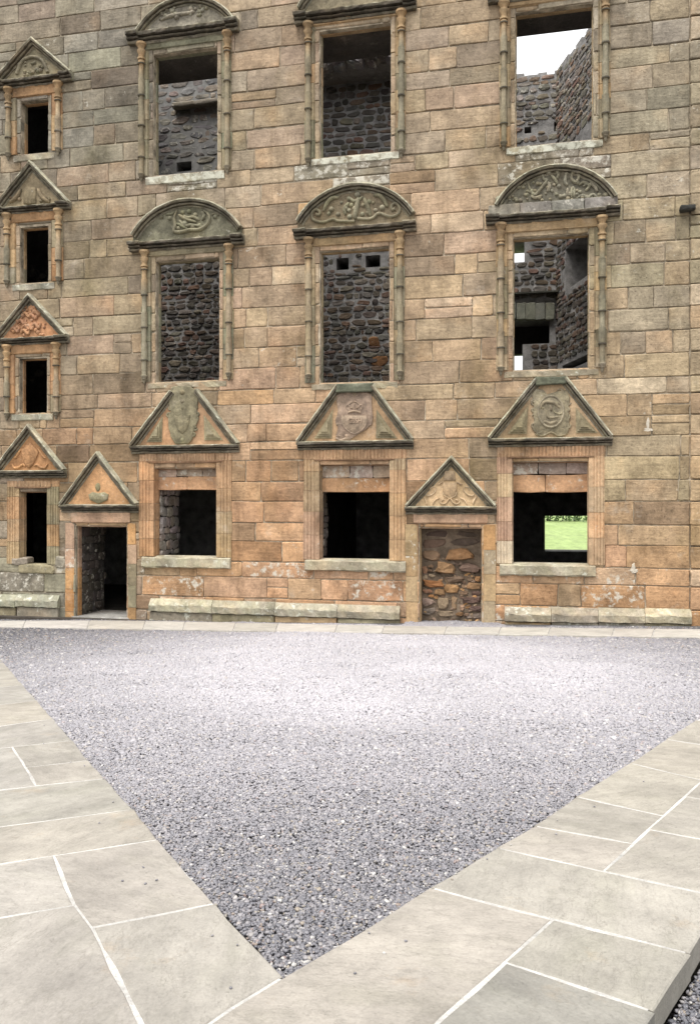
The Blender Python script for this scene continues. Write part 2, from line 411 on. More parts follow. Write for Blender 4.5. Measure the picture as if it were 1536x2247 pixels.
TAN = (.40, .285, .165); BEIGE = (.41, .325, .21); OCHRE = (.45, .27, .125); ORANGE = (.46, .245, .105)
OLIVE = (.275, .235, .155); GREEN = (.25, .24, .165); GREY = (.28, .245, .195); BROWN = (.29, .205, .13); PINK = (.43, .29, .195)
PALE = (.50, .42, .30)
def pick(wts):
    t = random.random() * sum(x for _, x in wts)
    for c, x in wts:
        t -= x
        if t <= 0: return c
    return wts[-1][0]
def zone_mean(px, py):
    ks = [((760, 600), (.45, .325, .205)), ((800, 200), (.385, .305, .21)), ((780, 1120), (.52, .315, .175)), ((200, 200), (.26, .235, .18)), ((230, 650), (.34, .275, .18)), ((220, 1050), (.36, .24, .14)), ((640, 1280), (.55, .34, .20)),
          ((1430, 500), (.37, .305, .20)), ((1430, 1050), (.40, .30, .175)), ((1400, 1290), (.50, .295, .155)), ((60, 1290), (.25, .23, .165)), ((1430, 150), (.34, .295, .21)), ((1000, 900), (.43, .32, .20)), ((1060, 640), (.49, .36, .23))]
    t = [(1 / (30 + math.dist((px, py), p)) ** 3, c) for p, c in ks]; W = sum(x for x, _ in t)
    return tuple(sum(x * c[i] for x, c in t) / W for i in range(3))
def stone_col(px, py):
    if py > 1270 and px < 310: w_ = [(OLIVE, 2), (GREY, 2), (GREEN, 2), (TAN, 1)]
    elif py > 1225: w_ = [(ORANGE, 3), (OCHRE, 4), (TAN, 3), (PALE, 1.0), (BEIGE, 1)]
    elif py > 960 and 520 < px < 1000: w_ = [(OCHRE, 4), (ORANGE, 2), (TAN, 3), (BEIGE, 1.5), (PINK, 1)]
    elif py > 860 and px < 330: w_ = [(BROWN, 2), (OCHRE, 2), (OLIVE, 2), (GREY, 1.5), (TAN, 1.5)]
    elif py > 860: w_ = [(TAN, 4), (BEIGE, 2), (OLIVE, 1.6), (OCHRE, 1.6), (BROWN, 1)]
    elif px < 520 and py < 420: w_ = [(GREEN, 2), (GREY, 2), (OLIVE, 2), (PINK, 1.5), (BEIGE, 1.2), (BROWN, .8)]
    elif px < 330: w_ = [(OLIVE, 3), (TAN, 2), (BEIGE, 2), (GREY, 1.5), (PINK, 1)]
    elif px > 1300: w_ = [(BEIGE, 3), (OLIVE, 3), (TAN, 2), (GREY, 1), (PALE, .6)]
    else: w_ = [(BEIGE, 4), (TAN, 3), (PINK, 1.5), (PALE, 1), (OLIVE, 1), (OCHRE, .6)]
    c = pick(w_); m = zone_mean(px, py); k = random.uniform(.5, .92)
    c = tuple(a * (1 - k) + b * k for a, b in zip(c, m))
    f = random.choice([1, 1, 1, random.uniform(.72, .9), random.uniform(1.05, 1.15)]); return (c[0] * .985 * f, c[1] * .99 * f, c[2] * 1.04 * f)

# openings: px left, px right, py top, py bottom, at the glazing line d = DW
DW = -.17
OPEN = {}
def opening(key, l, r, t, b, dw=DW):
    c = (l + r) / 2
    OPEN[key] = (S(l, dw), S(r, dw), Z(c, b, dw), Z(c, t, dw))
opening('T1', 345, 481, 121, 383); opening('T2', 707, 858, 69, 343); opening('T3', 1133, 1298, 28, 318)
opening('M1', 351, 485, 575, 836); opening('M2', 708, 855, 553, 838); opening('M3', 1128, 1289, 524, 810)
opening('G1', 347, 480, 1030, 1221); opening('G2', 707, 856, 1022, 1228); opening('G3', 1126, 1288, 1016, 1237)
opening('S1', 57, 113, 229, 340); opening('S2', 55, 113, 503, 622); opening('S3', 53, 110, 790, 906); opening('S4', 54, 112, 1081, 1237)
opening('D1', 176, 284, 1156, 1420); opening('D2', 924, 1056, 1160, 1420)
CORE = {k: (a - .02, b + .02, c - .02, d + .02) for k, (a, b, c, d) in OPEN.items()}

s_lo, s_hi = S(-330), S(1900)
z_lo, z_hi = -2.4, Z(768, -190)
cs = sorted({s_lo, s_hi} | {v for o in CORE.values() for v in o[:2]})
cz = sorted({z_lo, z_hi} | {v for o in CORE.values() for v in o[2:]})
def solid(a, z):
    for s0, s1, z0, z1 in CORE.values():
        if s0 < a < s1 and z0 < z < z1: return False
    return True
WT = -1.45
mb = MB((.2, .17, .13, 0)); mb.grid(cs, cz, solid, -.26, -.02); fb(mb, 'mortar_core', 'mortar')
INX = {'M': (.75, .4, .0, .4), 'S': (.8, .4, .1, .5), 'T1': (.55, .3, .1, .0), 'T2': (.7, .4, .1, .0), 'T3': (.5, .5, .1, .22), 'G1': (0, .3, .2, 0), 'G2': (.22, .3, .2, 0), 'G3': (.5, .5, .2, 0), 'D1': (0, .3, 0, 0), 'D2': (0, 0, 0, 0)}
ICORE = {}
for k_, (a, b, c, d) in CORE.items():
    e = INX.get(k_) or INX[k_[0]]; ICORE[k_] = (a - e[0], b + e[1], c - e[2], d + e[3])
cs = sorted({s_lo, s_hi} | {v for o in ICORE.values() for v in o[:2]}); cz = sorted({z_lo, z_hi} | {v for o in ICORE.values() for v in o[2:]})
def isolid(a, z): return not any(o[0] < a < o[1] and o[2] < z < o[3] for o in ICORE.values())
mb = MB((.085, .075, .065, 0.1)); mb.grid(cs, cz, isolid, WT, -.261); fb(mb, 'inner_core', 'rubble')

# --- ashlar: courses of separate stones
def clip(rect, holes):
    out = [rect]
    for h in holes:
        nxt = []
        for a0, a1, b0, b1 in out:
            if h[1] <= a0 or h[0] >= a1 or h[3] <= b0 or h[2] >= b1: nxt.append((a0, a1, b0, b1)); continue
            if h[0] > a0: nxt.append((a0, h[0], b0, b1))
            if h[1] < a1: nxt.append((h[1], a1, b0, b1))
            m0, m1 = max(a0, h[0]), min(a1, h[1])
            if h[2] > b0: nxt.append((m0, m1, b0, h[2]))
            if h[3] < b1: nxt.append((m0, m1, h[3], b1))
        out = nxt
    return out
# frame rectangles that cover the masonry (jambs, lintels, sills) so that the courses stop against them
COVER = []
def cover(l, r, t, b, d=.03):
    c = (l + r) / 2; COVER.append((S(l, d), S(r, d), Z(c, b, d), Z(c, t, d)))
rows = [-190, -146, -98, -54, -8, 36, 84, 128, 176, 214, 262, 306, 352, 388, 436, 484, 526, 574, 616, 664, 708, 754, 800, 848, 882, 926, 966, 1008, 1056, 1100, 1148, 1190, 1236, 1272, 1318, 1352, 1400]
def ppx(a, z):
    x, y, _ = F.world(a, 0, 0); return CXP + FPX * x / y, HOR - FPX * (z - CAMZ) / y
holes = list(CORE.values())
stones = []
for r0, r1 in zip(rows[:-1], rows[1:]):
    zt, zb = Z(768, r0), Z(768, r1)
    a = s_lo - random.uniform(0, .9)
    edge = S(1513)
    cuts = []
    while a < s_hi:
        wd = random.choice([random.uniform(.45, .8), random.uniform(.8, 1.35), random.uniform(.9, 1.5), random.uniform(1.3, 1.95)])
        b = a + wd
        if a < edge < b:
            b = edge if edge - a > .35 or not cuts else edge
        cuts.append((max(a, s_lo), min(b, s_hi))); a = b
    for a0, a1 in cuts:
        if a1 - a0 < .12: continue
        split = random.random() < .10 and a1 - a0 > .5
        parts = [(a0, a1, zb, zt)] if not split else [(a0, a1, zb, zb + (zt - zb) * random.uniform(.4, .6)), None]
        if split: parts[1] = (a0, a1, parts[0][3], zt)
        for q in parts:
            for p in clip(q, holes):
                if p[1] - p[0] > .05 and p[3] - p[2] > .05: stones.append(p)

vis = []
for q in stones:
    x0, y1 = ppx(q[0], q[2]); x1, y0 = ppx(q[1], q[3])
    aw = max(0, min(x1, 1536) - max(x0, 0)); ah = max(0, min(y1, 1400) - max(y0, 0))
    hid = any(c[0] <= q[0] and c[1] >= q[1] and c[2] <= q[2] and c[3] >= q[3] for c in COVER)
    vis.append((0 if hid else aw * ah, q))
vis.sort(key=lambda t: -t[0])
SOOTY = [(150, 470, 560, .72), (285, 548, 640, .75), (540, 540, 640, .8), (640, 520, 600, .8), (920, 500, 600, .78), (285, 985, 1050, .62), (650, 985, 1110, .66), (912, 985, 1230, .62), (1068, 975, 1090, .66), (1350, 970, 1060, .66), (140, 985, 1240, .66), (1340, 480, 560, .8), (300, 80, 330, .8), (640, 40, 120, .8), (200, 860, 1000, .82)]
def add_stone(mb, q):
    px, py = ppx((q[0] + q[1]) / 2, (q[2] + q[3]) / 2)
    c = stone_col(px, py); al = 0.0
    # pale lichen under the top windows' sills and scattered lime
    for (lx, rx, ty, by) in ((400, 500, 380, 440), (690, 850, 340, 410), (1110, 1310, 308, 385)):
        if lx < px < rx and ty < py < by: al = random.uniform(.5, 1.0); c = GREY
    if al == 0 and random.random() < .22: al = random.uniform(.05, .32)
    if px > 1330 and py < 560 and random.random() < .4: al = random.uniform(.2, .45)
    if py > 1240 and random.random() < .55: al = random.uniform(.25, .7)
    for sx, y0, y1, f in SOOTY:            # soot washed down the wall below the ends of the cornices
        if abs(px - sx) < 42 and y0 < py < y1: c = tuple(v * f for v in c)
    mb.cur = jitc(c, .09, al)
    g = .009
    proud = random.uniform(-.004, .012) + (.05 if q[0] > S(1512) else 0)
    mb.block(q[0] + g, q[1] - g, q[2] + g * random.uniform(.8, 1.5), q[3] - g * random.uniform(.8, 1.5), -.12, .004 + proud, ch=random.uniform(.009, .02), j=.012, skew=random.uniform(-.02, .02))
rest = MB()
for i, (ar, q) in enumerate(vis):
    if i < 300 and ar > 0:
        mb = MB(); add_stone(mb, q); fb(mb, 'stone', 'ashlar')
    else: add_stone(rest, q)
fb(rest, 'small_stones', 'ashlar', kind='stuff')

# ------------------------------------------------------------------ window and door dressings
def P(px, py, d=.05): return F.p(px, py, d)
def cr_spline(pts, n=5):
    out = []
    for i in range(len(pts) - 1):
        p0, p1, p2, p3 = pts[max(0, i - 1)], pts[i], pts[i + 1], pts[min(len(pts) - 1, i + 2)]
        for k in range(n):
            t = k / n
            out.append(tuple(.5 * (2 * p1[q] + (p2[q] - p0[q]) * t + (2 * p0[q] - 5 * p1[q] + 4 * p2[q] - p3[q]) * t * t + (3 * p1[q] - p0[q] - 3 * p2[q] + p3[q]) * t ** 3) for q in (0, 1)))
    out.append(tuple(pts[-1])); return out
SOOT_SHADE = (.095, .082, .064, .05); SOOTG = (.19, .165, .12, .12); LICH = (.44, .415, .31, .5)
def sweep_col(mb, path, prof, cols, **kw):
    n0 = len(mb.v); mb.sweep(path, prof, **kw); k = len(prof)
    for i in range(n0, len(mb.v)):
        c = cols[(i - n0) % k]; mb.c[i] = jitc(c, .12)
def cornice(par, l, r, zb, h, proj=.20, blocks=0.0, name='cornice', d0=0.0):
    mb = MB()
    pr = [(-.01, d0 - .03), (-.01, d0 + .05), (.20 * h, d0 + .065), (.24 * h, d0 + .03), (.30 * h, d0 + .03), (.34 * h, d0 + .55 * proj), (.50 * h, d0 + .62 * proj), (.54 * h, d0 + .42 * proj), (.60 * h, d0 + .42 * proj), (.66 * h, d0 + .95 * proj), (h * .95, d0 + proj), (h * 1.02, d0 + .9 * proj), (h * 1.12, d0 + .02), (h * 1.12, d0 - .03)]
    cl = [SOOT_SHADE, SOOTG, SOOTG, SOOT_SHADE, SOOT_SHADE, SOOT_SHADE, SOOTG, SOOT_SHADE, SOOT_SHADE, SOOT_SHADE, SOOTG, LICH, LICH, LICH]  # soot tones, with the shade of grooves and undersides painted in
    L = (l + (blocks or 0), r - (blocks or 0))
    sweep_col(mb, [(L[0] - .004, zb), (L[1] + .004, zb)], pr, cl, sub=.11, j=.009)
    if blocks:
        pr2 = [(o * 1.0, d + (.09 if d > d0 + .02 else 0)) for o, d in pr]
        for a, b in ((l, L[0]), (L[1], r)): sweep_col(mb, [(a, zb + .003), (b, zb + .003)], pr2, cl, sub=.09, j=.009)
    return fb(mb, name, 'mould', par)
def jambs(par, sL, sR, z0, z1, prof, width, cols, cap=.13, hs=(.34, .52), al=.1):
    for side, sx in ((-1, sL), (1, sR)):
        z = z0
        while z < z1 - .05:
            h = random.uniform(*hs); zt = z + h
            last = zt > z1 - .22
            if last: zt = z1
            mb = MB(); mb.cur = jitc(pick(cols), .1, random.choice([0, al, al * 2]))
            js = random.uniform(-.004, .004); wd = width * random.uniform(.97, 1.03)
            pts = [(sx + side * (min(o, wd) if o < width * .99 else wd) + js, d + random.uniform(-.003, .003), o) for o, d in prof]
            a = mb.ring([(p, d, z + .005) for p, d, o in pts]); b = mb.ring([(p, d, (zt - .005) if not last else zt + min(o, cap)) for p, d, o in pts])
            mb.bridge(a, b); mb.f.append(tuple(a)); mb.f.append(tuple(b))
            fb(mb, 'jamb_stone', 'dressed', par)
            z = zt
def lintel(name, sL, sR, z1, prof, cap, inner, cols, label, m='dressed'):
    """head of the opening; its mesh is the window part that carries the other pieces"""
    mb = MB(); n = 6
    rings = []
    for i in range(n + 1):
        t = i / n; mb.cur = jitc(cols[0], .05, .08)
        rr = []
        for o, d in prof:
            e = min(o, cap) if o <= cap * 1.01 else inner
            a = (sL - e) + (sR - sL + 2 * e) * t
            rr.append((a, d + random.uniform(-.004, .004), z1 + o + random.uniform(-.004, .004)))
        rings.append(mb.ring(rr))
    for a, b in zip(rings[:-1], rings[1:]): mb.bridge(a, b)
    mb.f.append(tuple(rings[0])); mb.f.append(tuple(rings[-1]))
    return fb(mb, name, m, label=label)
JPROF = [(0, -.27), (0, -.17), (.028, -.16), (.034, -.185), (.044, -.185), (.05, -.115), (.08, -.095), (.086, -.13), (.098, -.13), (.104, -.04), (.122, -.015), (.13, .03), (.16, .036)]
def colonnette(par, s, zb, zt, d=.055, col=OLIVE, thick=.062):
    mb = MB(); mb.cur = jitc(col, .08, .1)
    pr = [(.012, zb), (.03, zb + .06), (.026, zb + .075), (.05, zb + .12), (.046, zb + .135), (.066, zb + .18), (.066, zb + .205), (.05, zb + .215)]
    z = zb + .22; zc = zt - .42
    while z < zc - .2:
        a = min(z + random.uniform(.36, .44), zc - .05)
        pr += [(.046, z), (.046, a - .03), (.072, a - .026), (.072, a), (.064, a + .004)]
        b = min(a + random.uniform(.34, .42), zc - .02)
        pr += [(.063, b - .004), (.047, b)]
        z = b + .004
    pr += [(.047, zc), (.075, zc + .01), (.075, zc + .05), (.052, zc + .06), (.055, zc + .13), (.085, zc + .20), (.085, zc + .235), (.058, zc + .25), (.066, zc + .30), (.095, zc + .36), (.105, zc + .37), (.105, zt)]
    d += .015; n0 = len(mb.v); mb.lathe(s, d, [(a * 1.25, b) for a, b in pr], 14)
    for i in range(n0, len(mb.v)):
        z = mb.v[i][2]
        rd_ = math.hypot(mb.v[i][0] - s, mb.v[i][1] - d)
        mb.c[i] = jitc((.10, .09, .07, .05) if (.087 < rd_ < .0925 and z < zc) else SOOTG if z < zb + .2 else (TAN if (zc - .3 < z) else col), .06, .08)
    return fb(mb, 'colonnette', 'dressed', par, smooth=40)
def sill(par, l, r, zt, h, d=.05, col=(.36, .36, .28), al=.5, back=-.3):
    n = max(2, int((r - l) / .45)); mb = MB(); mb.cur = jitc(col, .05, al)
    pr = [(0, back), (0, -.16), (-.04, d + .02), (-.055, d + .05), (-h * .9, d + .045), (-h, d + .01), (-h, back)]
    sweep_col(mb, [(l, zt), (r, zt)], pr, [(*col[:3], al)] * len(pr), sub=.16, j=.012)
    return fb(mb, 'sill', 'plinth', par)
def arch_pts(l, r, zl, zr, rise, n=26):
    cx, hc = (l + r) / 2, (r - l) / 2; zc = (zl + zr) / 2
    rad = (hc * hc + rise * rise) / (2 * rise); a0 = math.asin(min(1, hc / rad))
    cy = zc + rise - rad
    return [(cx + rad * math.sin(-a0 + 2 * a0 * i / n), cy + rad * math.cos(-a0 + 2 * a0 * i / n)) for i in range(n + 1)]
RAKE = [(-.17, .0), (-.17, .062), (-.128, .072), (-.122, .045), (-.112, .045), (-.106, .125), (-.07, .135), (-.066, .09), (-.056, .09), (-.05, .185), (-.012, .195), (.0, .205), (.03, .18), (.035, .0)]
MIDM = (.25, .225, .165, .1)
RAKEC = [SOOT_SHADE, MIDM, MIDM, SOOT_SHADE, SOOT_SHADE, MIDM, SOOTG, SOOT_SHADE, SOOT_SHADE, SOOTG, MIDM, LICH, LICH, LICH]  # sooty stone; grooves coloured darker to deepen their shade
def rake_mould(par, path, sc=1.0, name='pediment_moulding', bright=1.0, dsc=1.0):
    mb = MB(); pr = [(o * sc, d * dsc) for o, d in RAKE]
    cl = [tuple(x * bright for x in c[:3]) + (c[3],) for c in RAKEC]
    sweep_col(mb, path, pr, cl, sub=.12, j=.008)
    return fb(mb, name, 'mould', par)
def tymp(par, pts, col, d=.055, name='tympanum'):
    ar = len(pts) > 6; mb = MB(); mb.cur = jitc(tuple(v * (.78 if ar else .97) for v in col[:3]), .05, .15); mb.plate(pts, -.02, d)
    return fb(mb, name, 'carve' if ar else 'dressed', par)

class Carve:
    """relief traced from the photograph: zoomed pixel coordinates -> raised lines, bosses and plates on the panel"""
    def __init__(s, off, sc, d=.06, col=OLIVE): s.off, s.sc, s.d = off, sc, d; s.mb = MB(); s.col = col
    def q(s, x, y): return P(s.off[0] + x / s.sc, s.off[1] + y / s.sc, s.d)
    def line(s, pts, r=14, taper=True, flat=.85):
        c = cr_spline([s.q(*p) for p in pts]); m = len(c); rr = r / s.sc / 92.5
        R_ = [rr * (1 - .55 * abs(2 * i / (m - 1) - 1) ** 3 if taper else 1) for i in range(m)]
        s.mb.cur = jitc(s.col, .1, .15); s.mb.tube(c, [x * 1.1 for x in R_], s.d, 7, flat * 1.35)
    def dot(s, x, y, r=16, h=.8, ry=None):
        a, b = s.q(x, y); rr = r / s.sc / 92.5; s.mb.cur = jitc(s.col, .14, .15)
        s.mb.dome(a, b, rr, (ry or r) / s.sc / 92.5, s.d - .01, rr * h + .01)
    def plate(s, pts, h=.035, ch=.012):
        s.mb.cur = jitc(s.col, .06, .15); s.mb.plate([s.q(*p) for p in pts], s.d - .015, s.d + h, ch)
    def spiral(s, x, y, r, turns=1.4, a0=0, wid=12, dr=1):
        n = 18; s.line([(x + r * (1 - .8 * i / n) * math.cos(a0 + dr * 2 * math.pi * turns * i / n), y + r * (1 - .8 * i / n) * math.sin(a0 + dr * 2 * math.pi * turns * i / n)) for i in range(n + 1)][::2], wid)
    def mirror(s, fn, cx, *pts, **kw):
        fn(list(pts), **kw); fn([(2 * cx - x, y) for x, y in pts], **kw)
    def done(s, par, name='carving', m='carve'): return fb(s.mb, name, m, par, smooth=60)

def upper(key, colx, corn, pend, capt, label, ped, cols, colc, sillal=.5, sillz=18, kind='window'):
    """colx: px of the colonnettes; corn: (px l, px r, py top, py bottom at centre); pend: py of the pendant ends"""
    sL, sR, z0, z1 = OPEN[key]
    cl, cr_ = S(colx[0], .055), S(colx[1], .055)
    wid = ((sL - cl) + (cr_ - sR)) / 2 + .10
    l, r = S(corn[0], .1), S(corn[1], .1); cx = (corn[0] + corn[1]) / 2
    zct, zcb = Z(cx, corn[2], .1), Z(cx, corn[3], .1)
    prof = JPROF[:-1] + [(.136, .03), (.14, .005), (.15, .005), (.155, .034)] * (wid > .36) + [(wid - .2, .032), (wid, .030), (wid, -.03), (wid, -.27)]
    H = max(.3, zcb - z1)
    lp = JPROF[:-2] + [(.125, .0), (.14, .02), (.15, .045), (.17, .05), (.175, .03), (H - .03, .03), (H, .05), (H, -.27)]
    wn = lintel(kind, sL, sR, z1, lp, .125, max(.13, wid - .2), [cols[0][0]], label)
    jambs(wn, sL, sR, z0 - .02, z1, prof, wid, cols)
    for s_, px in ((sL - (wid - .10), colx[0]), (sR + (wid - .10), colx[1])):
        colonnette(wn, s_, Z(cx, pend, .05), zcb + .01, col=pick(colc))
    cornice(wn, l, r, zcb, zct - zcb, .20, blocks=.30 if r - l > 2 else .22)
    if sillz: sill(wn, sL - .22, sR + .22, z0 - .01, sillz / 92.5, d=-.012 if key[0] != 'M' else -.02, al=sillal, col=(.36, .335, .26) if key[0] != 'M' else (.34, .29, .205))
    return wn, l, r, zct, zcb
JC = [(OLIVE, 3), (GREEN, 2), (BEIGE, 1.5)]; JCW = [(TAN, 2), (OLIVE, 2), (BEIGE, 2)]; CCg = [((.28, .24, .165), 3), ((.25, .225, .16), 2), ((.35, .28, .19), 1.5)]
JCO = [((.42, .26, .14), 3), ((.42, .24, .12), 1), (TAN, 1.5), (OLIVE, 2)]

def arch_ped(wn, l, r, zct, lx, ly, rx, ry, rise_px, tcol, base=0.0):
    a, za = P(lx, ly, .1); b, zb_ = P(rx, ry, .1)
    zm = (za + zb_) / 2; pts = arch_pts(a, b, zm, zm, rise_px / 92.5)
    rake_mould(wn, pts, 1.0)
    tymp(wn, [(l + .06, zct - .01), (r - .06, zct - .01)] + [(x, z - .03) for x, z in pts[::-1]], tcol)
    return pts
# middle row
wn, l, r, zt, zb = upper('M1', (318, 503), (286, 535, 525, 543), 839, 548, 'left of the three tall middle-row windows, arched pediment with a worn beast', 0, JC, CCg, .3)
arch_ped(wn, l, r, zt, 291, 518, 529, 496, 71, (.29, .27, .19))
c = Carve((280, 420), 5.689, col=(.27, .255, .175))
c.line([(620, 235), (590, 330), (600, 430), (590, 500), (680, 505), (780, 480), (900, 475), (990, 420), (1025, 350), (1010, 280), (950, 240)], 24)
for pts in ([(640, 290), (730, 345), (860, 385)], [(620, 400), (700, 440), (760, 480)], [(650, 360), (720, 430), (800, 420), (930, 440)], [(700, 300), (760, 330), (830, 320), (900, 360)], [(930, 250), (960, 310), (930, 360)]): c.line(pts, 22)
for x, y, r_ in ((430, 320, 30), (530, 335, 32), (1100, 315, 32), (440, 265, 18), (690, 260, 30), (770, 250, 34), (850, 290, 30), (720, 400, 40), (820, 440, 36), (640, 460, 30), (900, 420, 30)): c.dot(x, y, r_)
c.line([(470, 290), (560, 280), (600, 250)], 14); c.line([(1050, 290), (1100, 275), (1140, 300)], 12)
c.done(wn)
wn, l, r, zt, zb = upper('M2', (677, 877), (646, 913, 497, 515), 837, 517, 'central tall middle-row window under an arched pediment carved with paired scrolls', 0, JCW + [(GREEN, 1)], CCg, .3)
arch_ped(wn, l, r, zt, 652, 490, 908, 462, 71, (.34, .27, .18))
c = Carve((640, 390), 5.486, col=(.29, .265, .18))
c.line([(295, 440), (330, 450), (340, 410), (290, 385), (245, 430), (262, 505), (370, 538), (500, 500), (560, 522), (760, 525)], 18, False)
c.line([(1245, 375), (1215, 385), (1205, 335), (1255, 312), (1300, 360), (1285, 435), (1190, 470), (1050, 430), (985, 480), (900, 500), (790, 490)], 18, False)
c.line([(385, 400), (430, 300), (490, 245), (570, 240)], 24); c.line([(985, 215), (1050, 212), (1110, 265), (1150, 350)], 24)
c.line([(690, 235), (745, 280), (800, 275), (860, 225)], 20); c.line([(800, 240), (790, 330), (770, 420), (760, 500)], 30)
c.line([(870, 240), (900, 310), (930, 400), (950, 470)], 26); c.line([(690, 300), (640, 370), (650, 450)], 22)
for x, y, r_ in ((773, 135, 24), (795, 205, 40), (690, 250, 28), (650, 370, 34), (690, 395, 28), (930, 290, 32), (910, 350, 28), (925, 420, 34), (760, 370, 34), (850, 440, 30), (700, 470, 34), (480, 380, 36), (450, 430, 26), (1090, 360, 36), (560, 440, 30), (1010, 390, 26), (720, 330, 30), (860, 330, 26), (600, 300, 22), (980, 300, 20)): c.dot(x, y, r_)
c.done(wn)
wn, l, r, zt, zb = upper('M3', (1101, 1323), (1066, 1360, 465, 482), 821, 490, 'right tall middle-row window, arched pediment crowded with figures over a grey blocking course', 0, JCW, CCg, .4)
a_ = S(1087, .1); b_ = S(1353, .1)
mb = MB(); z1_ = Z(1215, 441, .1)
for i in range(4): mb.cur = jitc((.27, .25, .22), .15, random.uniform(.2, .8)); mb.block(l + .05 + (r - l - .1) * i / 4 + .005, l + .05 + (r - l - .1) * (i + 1) / 4 - .005, zt - .02, z1_, -.02, .13)
fb(mb, 'blocking_course', 'carve', wn)
arch_ped(wn, l, r, z1_ - .02, 1087, 450, 1352, 432, 72, (.27, .25, .19))
c = Carve((1060, 340), 4.955, col=(.31, .285, .21))
for pts in ([(640, 190), (655, 260), (690, 280), (640, 350), (570, 430), (520, 400), (480, 300)], [(760, 180), (790, 170), (815, 210), (800, 260)], [(740, 220), (780, 270), (810, 330)], [(905, 200), (885, 290), (915, 330)], [(965, 185), (960, 260), (1010, 300), (1040, 230), (1020, 200)], [(700, 290), (720, 350), (690, 400)], [(520, 440), (560, 470), (640, 440)], [(1040, 330), (1090, 300), (1150, 340), (1110, 390)], [(1160, 300), (1210, 350), (1240, 400)], [(1020, 470), (1080, 440), (1130, 470), (1190, 430), (1240, 470)]): c.line(pts, 17)
for x in (915, 960, 990): c.line([(x, 360), (x - 3, 460)], 14)
for x, y, r_ in ((710, 190, 28), (975, 190, 26), (905, 205, 22), (165, 480, 34), (1330, 440, 34)): c.dot(x, y, r_)
for i in range(70):
    x = random.uniform(260, 1280); t = (x - 790) / 640; yt = 500 - 330 * (1 - t * t) ** .5 if abs(t) < 1 else 480
    c.dot(x, random.uniform(max(yt + 90, 300), 505 - (x - 260) * .03), random.uniform(12, 26))
c.done(wn)
# top row
wn, l, r, zt, zb = upper('T1', (312, 500), (282, 523, 60, 82), 391, 88, 'left of the top-row windows, over the beast pediment, black cornice and broken arch above', 0, [(GREEN, 3), (OLIVE, 2)], CCg, .9, 24)
arch_ped(wn, l, r, zt, 300, 76, 515, 42, 66, (.36, .33, .26))
c = Carve((290, 0), 5.35, col=(.33, .30, .23))
for i in range(34):
    x = random.uniform(330, 940); c.dot(x, random.uniform(80, 200) + (640 - x) * .08, random.uniform(16, 34))
c.line([(340, 240), (450, 190), (560, 170), (740, 140)], 22); c.done(wn)
wn, l, r, zt, zb = upper('T2', (678, 882), (647, 913, 16, 36), 357, 42, 'central top-row window with white-stained sill and orange lintel', 0, JCW + [(GREEN, 1)], CCg, 1.0, 20)
arch_ped(wn, l, r, zt, 655, 12, 905, -10, 70, (.34, .29, .2))
wn, l, r, zt, zb = upper('T3', (1106, 1329), (1070, 1365, -30, -12), 321, -5, 'right top-row window with open sky seen through it', 0, JCW, CCg, .9, 20)
arch_ped(wn, l, r, zt, 1088, -38, 1352, -60, 70, (.34, .29, .2))

# stair windows of the left bay
for key, colx, corn, pend, capt, apex, lab, tc, orn in (
        ('S1', (19, 128), (-12, 159, 171, 186), 348, 190, (72, 84), 'topmost narrow stair window, mossy shell in its pointed pediment', (.25, .22, .15), 'shell'),
        ('S2', (18, 131), (-12, 153, 452, 464), 629, 470, (66, 356), 'second narrow stair window from the top, greenish pointed pediment', (.27, .22, .14), 'tablet'),
        ('S3', (17, 125), (-14, 149, 741, 755), 922, 762, (66, 646), 'third narrow stair window from the top, orange pediment full of knotted carving', (.46, .25, .14), 'knot')):
    wn, l, r, zt, zb = upper(key, colx, corn, pend, capt, lab, 0, JCO, CCg, .4, 20)
    za = P(apex[0], apex[1], .1)[1]; ax = (l + r) / 2
    rake_mould(wn, [(l + .02, zt + .02), (ax, za - .02), (r - .02, zt + .02)], .95)
    tymp(wn, [(l + .08, zt - .01), (r - .08, zt - .01), (ax, za - .1)], tc)
    c = Carve((0, 0), 1.0, col=tc); cxp = apex[0]; yb = corn[2]; ht = corn[2] - apex[1]
    if orn == 'shell':
        c.line([(cxp - 34, yb - 8), (cxp - 22, yb - 36), (cxp, yb - 46), (cxp + 22, yb - 38), (cxp + 34, yb - 12)], 4, False)
        for i in range(26): c.dot(cxp + random.uniform(-30, 30), yb - random.uniform(3, 34), random.uniform(3, 6))
    elif orn == 'tablet':
        c.plate([(cxp - 12, yb - 4), (cxp + 14, yb - 4), (cxp + 14, yb - 40), (cxp - 12, yb - 40)], .04)
        for sg in (-1, 1):
            c.line([(cxp + sg * 18, yb - 38), (cxp + sg * 26, yb - 22), (cxp + sg * 34, yb - 14), (cxp + sg * 44, yb - 8)], 5)
            for i in range(6): c.dot(cxp + sg * random.uniform(18, 44), yb - random.uniform(4, 20), random.uniform(3, 5))
    else:
        for i in range(46):
            y = random.uniform(4, 68); hw = max(4, 52 * (1 - y / 88)); c.dot(cxp + random.uniform(-hw, hw), yb - y, random.uniform(3, 6))
        for i in range(9):
            y = random.uniform(8, 52); hw = 44 * (1 - y / 88); x = cxp + random.uniform(-hw, hw)
            c.line([(x - 8, yb - y), (x, yb - y - 7), (x + 8, yb - y + 2), (x + 12, yb - y - 8)], 4)
    c.done(wn)

